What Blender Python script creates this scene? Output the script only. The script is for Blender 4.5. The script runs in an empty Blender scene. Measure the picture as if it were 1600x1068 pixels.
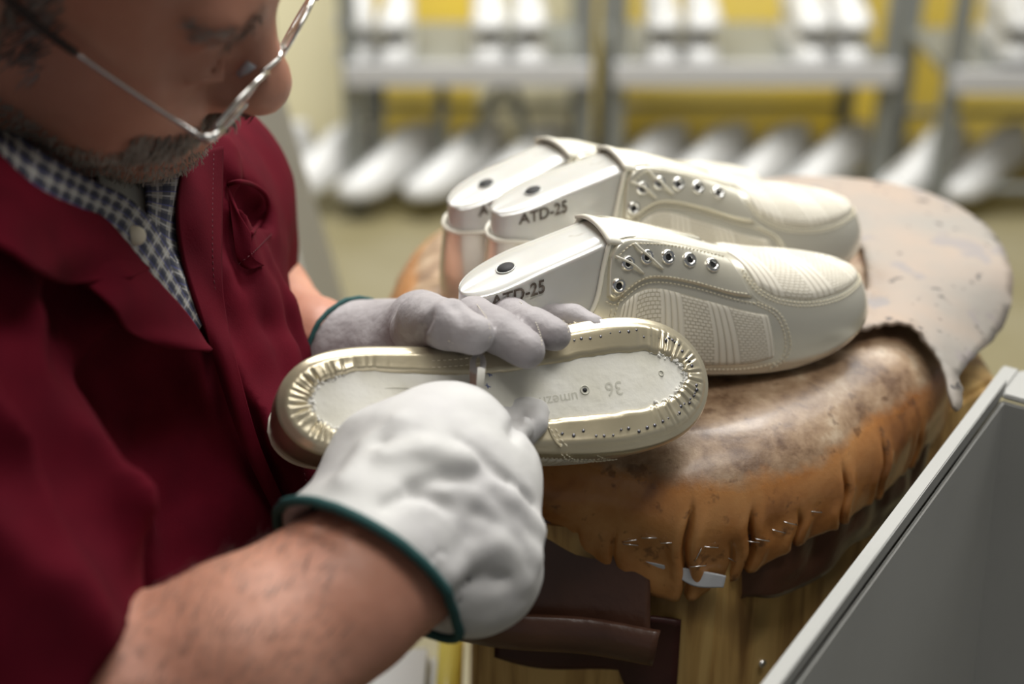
import bpy, bmesh, math, random
import numpy as np
from mathutils import Vector, Matrix
random.seed(7); rng = np.random.RandomState(5)
C = bpy.context.scene.collection
SC = bpy.context.scene
# ------------------------------------------------------------------ camera
CAMZ = 1.30; PITCH = math.radians(28); FPX = 2222.0
CAM = np.array([0, 0, CAMZ]); RT = np.array([1.0, 0, 0])
FW = np.array([0, math.cos(PITCH), -math.sin(PITCH)]); UP = np.array([0, math.sin(PITCH), math.cos(PITCH)])
def W(px, py, d):
    return CAM + d * FW + (px - 800) / FPX * d * RT + (534 - py) / FPX * d * UP
def G(px, py, z):
    r = FW + (px - 800) / FPX * RT + (534 - py) / FPX * UP
    return CAM + r * ((z - CAMZ) / r[2])
def camdir(x, y, t):          # right, up, towards camera
    v = x * RT + y * UP - t * FW
    return v / np.linalg.norm(v)
def nrm(v):
    v = np.asarray(v, float); return v / np.linalg.norm(v)
cam_data = bpy.data.cameras.new('camera'); cam = bpy.data.objects.new('camera', cam_data); C.objects.link(cam)
cam.location = CAM; cam.rotation_euler = (math.pi / 2 - PITCH, 0, 0)
cam_data.lens = 50; cam_data.sensor_width = 36; cam_data.clip_start = 0.02
cam_data.dof.use_dof = True; cam_data.dof.focus_distance = 0.812; cam_data.dof.aperture_fstop = 3.0
SC.camera = cam

# ------------------------------------------------------------------ materials
def mat(name, col, rough=0.5, metal=0.0, coat=0.0, sheen=0.0, sss=0.0, spec=0.5, col2=None, nscale=20, nlo=.35, nhi=.65, bump=0.0, bscale=200, bdist=.001, trans=0.0, emit=None, detail=4, aniso=None):
    m = bpy.data.materials.new(name); m.use_nodes = True
    nt = m.node_tree; N = nt.nodes; L = nt.links; b = N['Principled BSDF']
    b.inputs['Base Color'].default_value = (*col, 1); b.inputs['Roughness'].default_value = rough
    b.inputs['Metallic'].default_value = metal; b.inputs['Coat Weight'].default_value = coat
    b.inputs['Coat Roughness'].default_value = .18
    b.inputs['Sheen Weight'].default_value = sheen; b.inputs['Specular IOR Level'].default_value = spec
    b.inputs['Transmission Weight'].default_value = trans
    if sss:
        b.inputs['Subsurface Weight'].default_value = sss; b.inputs['Subsurface Radius'].default_value = (.01, .004, .002); b.inputs['Subsurface Scale'].default_value = .6
    tc = N.new('ShaderNodeTexCoord')
    if col2 is not None:
        n = N.new('ShaderNodeTexNoise'); n.inputs['Scale'].default_value = nscale; n.inputs['Detail'].default_value = detail
        L.new(tc.outputs['Object'], n.inputs['Vector'])
        r = N.new('ShaderNodeMapRange'); r.inputs['From Min'].default_value = nlo; r.inputs['From Max'].default_value = nhi
        L.new(n.outputs['Fac'], r.inputs['Value'])
        mx = N.new('ShaderNodeMix'); mx.data_type = 'RGBA'; mx.inputs['A'].default_value = (*col, 1); mx.inputs['B'].default_value = (*col2, 1)
        L.new(r.outputs['Result'], mx.inputs['Factor']); L.new(mx.outputs['Result'], b.inputs['Base Color'])
        m['mix'] = mx.name
    if bump:
        n = N.new('ShaderNodeTexNoise'); n.inputs['Scale'].default_value = bscale; n.inputs['Detail'].default_value = 5
        L.new(tc.outputs['Object'], n.inputs['Vector'])
        bp = N.new('ShaderNodeBump'); bp.inputs['Strength'].default_value = bump; bp.inputs['Distance'].default_value = bdist
        L.new(n.outputs['Fac'], bp.inputs['Height']); L.new(bp.outputs['Normal'], b.inputs['Normal'])
    if emit: b.inputs['Emission Color'].default_value = (*emit[0], 1); b.inputs['Emission Strength'].default_value = emit[1]
    return m
M = {}
M['pearl'] = mat('pearl_leather', (.75, .72, .61), .27, metal=.5, coat=.5, col2=(.70, .67, .57), nscale=9, bump=.05, bscale=500, bdist=.0006)
M['pearl_gold'] = mat('gold_pearl_leather', (.64, .58, .43), .28, metal=.6, coat=.6, col2=(.56, .49, .34), nscale=9, bump=.06, bscale=400, bdist=.0008)
M['binding'] = mat('cream_binding', (.82, .79, .68), .4, coat=.3)
M['thread'] = mat('cream_thread', (.80, .74, .58), .6)
M['last'] = mat('grey_white_last_plastic', (.62, .62, .59), .25, coat=.7, sss=.1, col2=(.50, .49, .45), nscale=12, nlo=.45, nhi=.75)
M['ink'] = mat('dark_ink', (.09, .07, .055), .6, col2=(.3, .26, .22), nscale=150, nlo=.5, nhi=.75)
M['hole'] = mat('dark_hole', (.012, .012, .013), .7)
M['nail'] = mat('tack_head', (.13, .13, .15), .35, metal=.9)
M['steel'] = mat('polished_steel', (.75, .74, .72), .18, metal=1.0)
M['chrome'] = mat('eyelet_metal', (.85, .85, .84), .12, metal=1.0)
M['board'] = mat('insole_board', (.72, .70, .60), .75, col2=(.82, .81, .75), nscale=35, nlo=.3, nhi=.7, bump=.5, bscale=160, bdist=.0008)
M['blue_ink'] = mat('blue_pen', (.12, .16, .38), .6)
M['glue'] = mat('dried_white_glue', (.80, .79, .74), .35, bump=.8, bscale=400, bdist=.001)
M['glove'] = mat('grey_suede_glove', (.31, .285, .295), .66, sheen=.1, col2=(.40, .375, .385), nscale=30, bump=.7, bscale=170, bdist=.0012)
M['glove_light'] = mat('white_leather_glove', (.60, .595, .58), .65, sheen=.05, col2=(.52, .51, .51), nscale=22, bump=.35, bscale=70, bdist=.0016)
M['teal'] = mat('teal_binding', (.012, .075, .075), .75, bump=.6, bscale=900)
M['skin'] = mat('skin', (.60, .30, .21), .5, sss=.15, col2=(.48, .215, .145), nscale=16, nlo=.3, nhi=.7, bump=.35, bscale=140, bdist=.0012)
M['hair'] = mat('grey_hair', (.30, .27, .25), .5, col2=(.10, .085, .075), nscale=60)
M['beard'] = mat('grey_stubble', (.30, .26, .22), .5, col2=(.14, .11, .09), nscale=80)
M['coat'] = mat('burgundy_twill', (.102, .0045, .013), .9, sheen=.0, spec=.08, col2=(.080, .004, .011), nscale=30, bump=.25, bscale=900, bdist=.0006)
M['coat_thread'] = mat('burgundy_thread', (.09, .006, .014), .8)
M['undershirt'] = mat('white_undershirt', (.6, .6, .56), .8)
M['glass'] = mat('spectacle_glass', (1, 1, 1), .02, trans=1.0)
M['binmetal'] = mat('grey_painted_steel', (.34, .34, .325), .55, coat=.0, col2=(.31, .31, .295), nscale=6, bump=.08, bscale=120)
M['wood'] = None
M['rack'] = mat('grey_rack_steel', (.22, .23, .22), .45, metal=.2)
M['tray'] = mat('pale_tray', (.50, .50, .51), .5)
M['whiteshoe'] = mat('white_last', (.60, .60, .59), .4)
M['yellow'] = mat('yellow_panel', (.85, .62, .08), .7, col2=(.78, .60, .14), nscale=2)
M['cream'] = mat('cream_board', (.80, .74, .50), .8)
M['floor'] = mat('olive_floor', (.17, .145, .07), .55, col2=(.22, .195, .12), nscale=2.5, bump=.05, bscale=30)
M['wall'] = mat('beige_wall', (.55, .50, .34), .8, col2=(.60, .55, .42), nscale=1.5)
M['post'] = mat('pale_grey_post', (.58, .59, .56), .45)
M['suede'] = mat('pinkish_leather_hide', (.29, .265, .235), .62, col2=(.37, .285, .225), nscale=9, nlo=.4, nhi=.65, bump=.4, bscale=60, bdist=.0015)
M['darkleather'] = mat('dark_brown_leather', (.060, .026, .017), .38, coat=.25, col2=(.10, .042, .024), nscale=14, bump=.6, bscale=45, bdist=.003)
M['maroonleather'] = mat('maroon_leather', (.060, .014, .011), .5, col2=(.04, .010, .009), nscale=20, bump=.3, bscale=60, bdist=.002)
M['paper'] = mat('white_lining_scrap', (.52, .54, .58), .8)
M['ash'] = mat('grey_rag', (.35, .35, .34), .9, bump=.8, bscale=60, bdist=.005)

def speckle(m, col, scale, thr, stretch=None):
    """dark worn marks of their own shape over a material"""
    nt = m.node_tree; N = nt.nodes; L = nt.links; b = N['Principled BSDF']; tc = N.new('ShaderNodeTexCoord')
    n = N.new('ShaderNodeTexNoise'); n.inputs['Scale'].default_value = scale; n.inputs['Detail'].default_value = 3
    mp = N.new('ShaderNodeMapping'); 
    if stretch: mp.inputs['Scale'].default_value = stretch
    L.new(tc.outputs['Object'], mp.inputs['Vector']); L.new(mp.outputs['Vector'], n.inputs['Vector'])
    r = N.new('ShaderNodeMapRange'); r.inputs['From Min'].default_value = thr; r.inputs['From Max'].default_value = thr + .05
    L.new(n.outputs['Fac'], r.inputs['Value'])
    src = b.inputs['Base Color'].links[0].from_socket if b.inputs['Base Color'].links else None
    mx = N.new('ShaderNodeMix'); mx.data_type = 'RGBA'
    if src: L.new(src, mx.inputs['A'])
    else: mx.inputs['A'].default_value = b.inputs['Base Color'].default_value
    mx.inputs['B'].default_value = (*col, 1); L.new(r.outputs['Result'], mx.inputs['Factor']); L.new(mx.outputs['Result'], b.inputs['Base Color'])
speckle(M['suede'], (.09, .08, .075), 85, .635)
speckle(M['suede'], (.27, .24, .23), 22, .60)
speckle(M['last'], (.36, .30, .22), 28, .69)
speckle(M['binmetal'], (.10, .10, .10), 22, .76)

def woven(name, col):
    m = mat(name, col, .55, metal=.15)
    nt = m.node_tree; N = nt.nodes; L = nt.links; b = N['Principled BSDF']
    uv = N.new('ShaderNodeUVMap'); uv.uv_map = 'UVMap'
    br = N.new('ShaderNodeTexBrick'); br.inputs['Scale'].default_value = 1.0; br.offset = .5
    br.inputs['Brick Width'].default_value = .0034; br.inputs['Row Height'].default_value = .0021; br.inputs['Mortar Size'].default_value = .0003; br.inputs['Mortar Smooth'].default_value = .6
    br.inputs['Color1'].default_value = (1, 1, 1, 1); br.inputs['Color2'].default_value = (.8, .8, .8, 1); br.inputs['Mortar'].default_value = (0, 0, 0, 1)
    L.new(uv.outputs['UV'], br.inputs['Vector'])
    # ribs across in bands
    sp = N.new('ShaderNodeSeparateXYZ'); L.new(uv.outputs['UV'], sp.inputs[0])
    def math_(op, a, v=None, c=None):
        n = N.new('ShaderNodeMath'); n.operation = op
        if hasattr(a, 'is_linked') or not isinstance(a, (int, float)): L.new(a, n.inputs[0])
        else: n.inputs[0].default_value = a
        if v is not None:
            if isinstance(v, (int, float)): n.inputs[1].default_value = v
            else: L.new(v, n.inputs[1])
        return n.outputs[0]
    ribs = math_('POWER', math_('ABSOLUTE', math_('SINE', math_('MULTIPLY', sp.outputs[0], math.pi / .0042))), .35)
    band = math_('GREATER_THAN', math_('SINE', math_('MULTIPLY', sp.outputs[0], 2 * math.pi / .034)), .15)
    mx = N.new('ShaderNodeMix'); mx.data_type = 'FLOAT'
    L.new(band, mx.inputs['Factor']); L.new(br.outputs['Color'], mx.inputs['A']); L.new(ribs, mx.inputs['B'])
    bp = N.new('ShaderNodeBump'); bp.inputs['Strength'].default_value = .9; bp.inputs['Distance'].default_value = .0008
    L.new(mx.outputs['Result'], bp.inputs['Height']); L.new(bp.outputs['Normal'], b.inputs['Normal'])
    cm = N.new('ShaderNodeMix'); cm.data_type = 'RGBA'; cm.inputs['A'].default_value = (col[0]*.74, col[1]*.71, col[2]*.64, 1); cm.inputs['B'].default_value = (*col, 1)
    L.new(mx.outputs['Result'], cm.inputs['Factor']); L.new(cm.outputs['Result'], b.inputs['Base Color'])
    return m
M['woven'] = woven('woven_cream_mesh', (.80, .76, .66))

def plaid():
    m = mat('blue_white_plaid', (.5, .5, .5), .85)
    nt = m.node_tree; N = nt.nodes; L = nt.links; b = N['Principled BSDF']
    uv = N.new('ShaderNodeUVMap'); uv.uv_map = 'UVMap'; sp = N.new('ShaderNodeSeparateXYZ'); L.new(uv.outputs['UV'], sp.inputs[0])
    def stripes(sock, period, duty, ph=0):
        a = N.new('ShaderNodeMath'); a.operation = 'MULTIPLY_ADD'; L.new(sock, a.inputs[0]); a.inputs[1].default_value = 1 / period; a.inputs[2].default_value = ph
        f = N.new('ShaderNodeMath'); f.operation = 'FRACT'; L.new(a.outputs[0], f.inputs[0])
        g = N.new('ShaderNodeMath'); g.operation = 'LESS_THAN'; L.new(f.outputs[0], g.inputs[0]); g.inputs[1].default_value = duty
        return g.outputs[0]
    last = None
    rgb = N.new('ShaderNodeRGB'); rgb.outputs[0].default_value = (.30, .29, .26, 1); last = rgb.outputs[0]
    for sock, per, duty, ph, col, fac in [(sp.outputs[0], .0095, .45, 0, (.015, .02, .05), .75), (sp.outputs[1], .0095, .45, .1, (.015, .02, .05), .75),
                                          (sp.outputs[0], .0095, .12, .3, (.42, .42, .42), .8), (sp.outputs[1], .0095, .12, .4, (.42, .42, .42), .8),
                                          (sp.outputs[0], .0095, .08, .62, (.08, .09, .3), .7)]:
        s = stripes(sock, per, duty, ph); k = N.new('ShaderNodeMath'); k.operation = 'MULTIPLY'; L.new(s, k.inputs[0]); k.inputs[1].default_value = fac
        mx = N.new('ShaderNodeMix'); mx.data_type = 'RGBA'; L.new(last, mx.inputs['A']); mx.inputs['B'].default_value = (*col, 1); L.new(k.outputs[0], mx.inputs['Factor']); last = mx.outputs['Result']
    L.new(last, b.inputs['Base Color'])
    return m
M['plaid'] = plaid()

def woodmat():
    m = mat('worn_yellow_wood', (.36, .20, .075), .55)
    nt = m.node_tree; N = nt.nodes; L = nt.links; b = N['Principled BSDF']; tc = N.new('ShaderNodeTexCoord')
    mp = N.new('ShaderNodeMapping'); mp.inputs['Scale'].default_value = (9, 9, .9); L.new(tc.outputs['Object'], mp.inputs['Vector'])
    n = N.new('ShaderNodeTexNoise'); n.inputs['Scale'].default_value = 8; n.inputs['Detail'].default_value = 8; n.inputs['Distortion'].default_value = .6; L.new(mp.outputs['Vector'], n.inputs['Vector'])
    cr = N.new('ShaderNodeValToRGB'); e = cr.color_ramp; e.elements[0].position = .3; e.elements[0].color = (.30, .16, .05, 1); e.elements[1].position = .62; e.elements[1].color = (.74, .50, .19, 1)
    x = e.elements.new(.46); x.color = (.58, .36, .125, 1)
    L.new(n.outputs['Fac'], cr.inputs['Fac'])
    n2 = N.new('ShaderNodeTexNoise'); n2.inputs['Scale'].default_value = 9; L.new(tc.outputs['Object'], n2.inputs['Vector'])
    r = N.new('ShaderNodeMapRange'); r.inputs['From Min'].default_value = .55; r.inputs['From Max'].default_value = .72; L.new(n2.outputs['Fac'], r.inputs['Value'])
    mx = N.new('ShaderNodeMix'); mx.data_type = 'RGBA'; L.new(cr.outputs['Color'], mx.inputs['A']); mx.inputs['B'].default_value = (.07, .035, .015, 1); L.new(r.outputs['Result'], mx.inputs['Factor']); L.new(mx.outputs['Result'], b.inputs['Base Color'])
    bp = N.new('ShaderNodeBump'); bp.inputs['Strength'].default_value = .35; bp.inputs['Distance'].default_value = .002; L.new(n.outputs['Fac'], bp.inputs['Height']); L.new(bp.outputs['Normal'], b.inputs['Normal'])
    return m
M['wood'] = woodmat()

def padmat():
    """orange-brown leather whose top is scuffed pale: the wear follows the 'wear' attribute stored on the mesh"""
    m = mat('worn_tan_leather', (.3, .12, .03), .35, coat=.25)
    nt = m.node_tree; N = nt.nodes; L = nt.links; b = N['Principled BSDF']; tc = N.new('ShaderNodeTexCoord')
    at = N.new('ShaderNodeAttribute'); at.attribute_name = 'wear'
    def noise(s, d=5, dist=0.0):
        n = N.new('ShaderNodeTexNoise'); n.inputs['Scale'].default_value = s; n.inputs['Detail'].default_value = d; n.inputs['Distortion'].default_value = dist
        n.inputs['Roughness'].default_value = .65
        L.new(tc.outputs['Object'], n.inputs['Vector']); return n.outputs['Fac']
    def ramp(f, pts):
        cr = N.new('ShaderNodeValToRGB'); e = cr.color_ramp
        e.elements[0].position, e.elements[0].color = pts[0][0], (*pts[0][1], 1); e.elements[1].position, e.elements[1].color = pts[-1][0], (*pts[-1][1], 1)
        for p, c in pts[1:-1]: q = e.elements.new(p); q.color = (*c, 1)
        L.new(f, cr.inputs['Fac']); return cr.outputs['Color']
    side = ramp(noise(11, 4, .5), [(.32, (.19, .068, .020)), (.5, (.45, .19, .055)), (.68, (.56, .28, .100))])
    top = ramp(noise(42, 10, .2), [(.34, (.15, .082, .045)), (.47, (.29, .185, .11)), (.58, (.40, .275, .175)), (.68, (.53, .41, .29))])
    a = N.new('ShaderNodeMath'); a.operation = 'MULTIPLY_ADD'; L.new(noise(22, 8), a.inputs[0]); a.inputs[1].default_value = 1.1; a.inputs[2].default_value = -.55
    s = N.new('ShaderNodeMath'); s.operation = 'ADD'; L.new(a.outputs[0], s.inputs[0]); L.new(at.outputs['Fac'], s.inputs[1])
    r = N.new('ShaderNodeMapRange'); r.inputs['From Min'].default_value = .35; r.inputs['From Max'].default_value = .65; L.new(s.outputs[0], r.inputs['Value'])
    mx = N.new('ShaderNodeMix'); mx.data_type = 'RGBA'; L.new(side, mx.inputs['A']); L.new(top, mx.inputs['B']); L.new(r.outputs['Result'], mx.inputs['Factor'])
    # small dark scuffs
    r2 = N.new('ShaderNodeMapRange'); r2.inputs['From Min'].default_value = .60; r2.inputs['From Max'].default_value = .68; L.new(noise(70, 3), r2.inputs['Value'])
    r3 = N.new('ShaderNodeMath'); r3.operation = 'MULTIPLY'; L.new(r2.outputs['Result'], r3.inputs[0]); r3.inputs[1].default_value = .6
    m2 = N.new('ShaderNodeMix'); m2.data_type = 'RGBA'; L.new(mx.outputs['Result'], m2.inputs['A']); m2.inputs['B'].default_value = (.10, .045, .022, 1); L.new(r3.outputs[0], m2.inputs['Factor'])
    L.new(m2.outputs['Result'], b.inputs['Base Color'])
    rr = N.new('ShaderNodeMapRange'); rr.inputs['To Min'].default_value = .27; rr.inputs['To Max'].default_value = .44; L.new(r.outputs['Result'], rr.inputs['Value']); L.new(rr.outputs['Result'], b.inputs['Roughness'])
    n = noise(130, 6); bp = N.new('ShaderNodeBump'); bp.inputs['Strength'].default_value = .45; bp.inputs['Distance'].default_value = .0012; L.new(n, bp.inputs['Height']); L.new(bp.outputs['Normal'], b.inputs['Normal'])
    return m
M['pad'] = padmat()

# ------------------------------------------------------------------ mesh helpers
def link(name, me, m=None, parent=None):
    o = bpy.data.objects.new(name, me); C.objects.link(o)
    if m is not None: me.materials.append(m)
    if parent is not None: o.parent = parent
    return o
def mesh_obj(name, V, F, m=None, parent=None, smooth=True, uv=None):
    me = bpy.data.meshes.new(name); me.from_pydata([tuple(map(float, v)) for v in V], [], [tuple(int(i) for i in f) for f in F]); me.update()
    if smooth: me.polygons.foreach_set('use_smooth', [True] * len(me.polygons))
    if uv is not None:
        u = me.uv_layers.new(name='UVMap')
        for lp in me.loops: u.data[lp.index].uv = uv[lp.vertex_index]
    return link(name, me, m, parent)
def fixn(o):
    bm = bmesh.new(); bm.from_mesh(o.data); bmesh.ops.recalc_face_normals(bm, faces=bm.faces); bm.to_mesh(o.data); bm.free(); return o
def thing(name, label, cat, loc=(0, 0, 0), group=None):
    o = bpy.data.objects.new(name, None); C.objects.link(o); o.location = loc; o.empty_display_size = .05
    o['label'] = label; o['category'] = cat
    if group: o['group'] = group
    return o
def tag(o, label, cat, group=None):
    o['label'] = label; o['category'] = cat
    if group: o['group'] = group
    return o
def struct(o): o['kind'] = 'structure'; return o
class MB:
    def __init__(s): s.V = []; s.F = []; s.UV = []
    def add(s, V, F, UV=None):
        b = len(s.V); s.V += [tuple(map(float, v)) for v in V]; s.F += [tuple(int(i) + b for i in f) for f in F]
        s.UV += list(UV) if UV is not None else [(0, 0)] * len(V)
        return s
    def box(s, c, size, R=None):
        c = np.array(c, float); h = np.array(size, float) / 2
        V = [np.array([x, y, z]) * h for x in (-1, 1) for y in (-1, 1) for z in (-1, 1)]
        if R is not None: V = [R @ v for v in V]
        return s.add([c + v for v in V], [(0, 1, 3, 2), (4, 6, 7, 5), (0, 4, 5, 1), (2, 3, 7, 6), (0, 2, 6, 4), (1, 5, 7, 3)])
    def tube(s, P, r, n=10, closed=False, cap=True):
        P = [np.array(p, float) for p in P]; k = len(P)
        rs = r if hasattr(r, '__len__') else [r] * k
        ref = None; V = []
        for i in range(k):
            a = P[(i - 1) % k] if (closed or i > 0) else P[i]; b = P[(i + 1) % k] if (closed or i < k - 1) else P[i]
            t = b - a; t = t / (np.linalg.norm(t) + 1e-12)
            if ref is None:
                ref = np.array([0, 0, 1.0]) if abs(t[2]) < .9 else np.array([1.0, 0, 0])
            u = ref - t * ref.dot(t); u /= np.linalg.norm(u); ref = u; v = np.cross(t, u)
            for j in range(n):
                a_ = 2 * math.pi * j / n; V.append(P[i] + rs[i] * (math.cos(a_) * u + math.sin(a_) * v))
        F = []
        for i in range(k if closed else k - 1):
            for j in range(n):
                F.append((i * n + j, ((i + 1) % k) * n + j, ((i + 1) % k) * n + (j + 1) % n, i * n + (j + 1) % n))
        if not closed and cap:
            V += [P[0], P[-1]]
            for j in range(n):
                F.append((len(V) - 2, j, (j + 1) % n)); F.append((len(V) - 1, (k - 1) * n + (j + 1) % n, (k - 1) * n + j))
        return s.add(V, F)
    def disc(s, c, nrm_, r, n=14, th=.0):
        c = np.array(c, float); nn = nrm(nrm_); u = np.cross(nn, [0.3, .9, .1]); u = nrm(u); v = np.cross(nn, u)
        V = [c + nn * th] + [c + nn * th * .6 + r * (math.cos(a) * u + math.sin(a) * v) for a in np.linspace(0, 2 * math.pi, n, False)] + [c - nn * .001 + r * (math.cos(a) * u + math.sin(a) * v) for a in np.linspace(0, 2 * math.pi, n, False)]
        F = [(0, 1 + j, 1 + (j + 1) % n) for j in range(n)] + [(1 + j, 1 + n + j, 1 + n + (j + 1) % n, 1 + (j + 1) % n) for j in range(n)]
        return s.add(V, F)
    def torus(s, c, nrm_, R, r, n=18, k=8, sy=1.0, u=None):
        c = np.array(c, float); nn = nrm(nrm_)
        if u is None: u = np.cross(nn, [0.3, .9, .1])
        u = nrm(np.array(u) - nn * np.dot(u, nn)); v = np.cross(nn, u)
        return s.tube([c + R * (math.cos(a) * u + sy * math.sin(a) * v) for a in np.linspace(0, 2 * math.pi, n, False)], r, k, closed=True)
    def grid(s, P, UV=None, closed_u=False, closed_v=False):
        P = np.asarray(P); nu, nv = P.shape[:2]; F = []
        for i in range(nu if closed_u else nu - 1):
            for j in range(nv if closed_v else nv - 1):
                a, b = i, (i + 1) % nu; c, d = j, (j + 1) % nv
                F.append((a * nv + c, b * nv + c, b * nv + d, a * nv + d))
        return s.add(P.reshape(-1, 3), F, None if UV is None else [tuple(x) for x in np.asarray(UV).reshape(-1, 2)])
    def build(s, name, m=None, parent=None, smooth=True, fix=True):
        o = mesh_obj(name, s.V, s.F, m, parent, smooth, s.UV if any(u != (0, 0) for u in s.UV[:2000]) else None)
        if fix: fixn(o)
        return o
def box_obj(name, c, size, m, parent=None, R=None, bevel=.0):
    o = MB().box(c, size, R).build(name, m, parent, smooth=False)
    if bevel:
        bm = bmesh.new(); bm.from_mesh(o.data); bmesh.ops.bevel(bm, geom=bm.edges[:], offset=bevel, segments=2, affect='EDGES'); bm.to_mesh(o.data); bm.free()
    return o
def smoothfn(xs, ys, sig=.02):
    X = np.linspace(xs[0], xs[-1], 801); Y = np.interp(X, xs, ys); n = max(1, int(sig * 800)); k = np.exp(-.5 * (np.arange(-3 * n, 3 * n + 1) / n) ** 2); k /= k.sum()
    pad = 3 * n; lo = 2 * Y[0] - Y[1:pad + 1][::-1]; hi = 2 * Y[-1] - Y[-pad - 1:-1][::-1]
    Ys = np.convolve(np.concatenate([lo, Y, hi]), k, 'valid')
    return lambda x: np.interp(x, X, Ys)
def crom(P, n, closed=False):
    """catmull-rom through points"""
    P = np.asarray(P, float); k = len(P); out = []
    segs = k if closed else k - 1
    for t in np.linspace(0, segs, n, endpoint=not closed):
        i = min(int(t), segs - 1); u = t - i
        g = (lambda j: P[j % k]) if closed else (lambda j: P[j] if 0 <= j < k else (2 * P[0] - P[1] if j < 0 else 2 * P[-1] - P[-2]))
        a, b, c, d = g(i - 1), g(i), g(i + 1), g(i + 2)
        out.append(.5 * ((2 * b) + (-a + c) * u + (2 * a - 5 * b + 4 * c - d) * u * u + (-a + 3 * b - 3 * c + d) * u ** 3))
    return np.array(out)
def surf(ctrl, nu, nv):
    """smooth grid through a rows x cols control net"""
    ctrl = np.asarray(ctrl, float); rows = np.array([crom(r, nv) for r in ctrl])
    return np.stack([crom(rows[:, j], nu) for j in range(nv)], axis=1)
def sheet(name, P, th, m, parent=None, uvscale=None):
    """thick curved sheet from a grid of points"""
    P = np.asarray(P); nu, nv = P.shape[:2]
    du = np.gradient(P, axis=0); dv = np.gradient(P, axis=1); n = np.cross(du, dv); n /= (np.linalg.norm(n, axis=2, keepdims=True) + 1e-12)
    A = P + n * th / 2; B = P - n * th / 2
    lu = np.concatenate([[0], np.cumsum(np.linalg.norm(np.diff(P[:, nv // 2], axis=0), axis=1))]); lv = np.concatenate([[0], np.cumsum(np.linalg.norm(np.diff(P[nu // 2], axis=0), axis=1))])
    UV = np.stack(np.meshgrid(lu, lv, indexing='ij'), axis=2) + .001
    mb = MB(); mb.grid(A, UV); mb.grid(B[:, ::-1], UV[:, ::-1])
    idx = [(i, 0) for i in range(nu)] + [(nu - 1, j) for j in range(1, nv)] + [(i, nv - 1) for i in range(nu - 2, -1, -1)] + [(0, j) for j in range(nv - 2, 0, -1)]
    a = [i * nv + j for i, j in idx]; b = [nu * nv + i * nv + (nv - 1 - j) for i, j in idx]; k = len(idx)
    mb.F += [(a[i], b[i], b[(i + 1) % k], a[(i + 1) % k]) for i in range(k)]
    return mb.build(name, m, parent)
def hash3(i, j, k, seed):
    n = (i * 374761393 + j * 668265263 + k * 2147483647 + seed * 974634777) & 0x7fffffff
    n = (n ^ (n >> 13)) * 1274126177 & 0x7fffffff
    return ((n ^ (n >> 16)) & 0xffff) / 65535.0 * 2 - 1
def vnoise(P, scale, seed=0):
    Q = np.asarray(P) * scale + 1000; I = np.floor(Q).astype(np.int64); f = Q - I; f = f * f * (3 - 2 * f); r = 0
    for a in (0, 1):
        for b in (0, 1):
            for c in (0, 1):
                w = (f[..., 0] if a else 1 - f[..., 0]) * (f[..., 1] if b else 1 - f[..., 1]) * (f[..., 2] if c else 1 - f[..., 2])
                r = r + w * hash3(I[..., 0] + a, I[..., 1] + b, I[..., 2] + c, seed)
    return r

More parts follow.
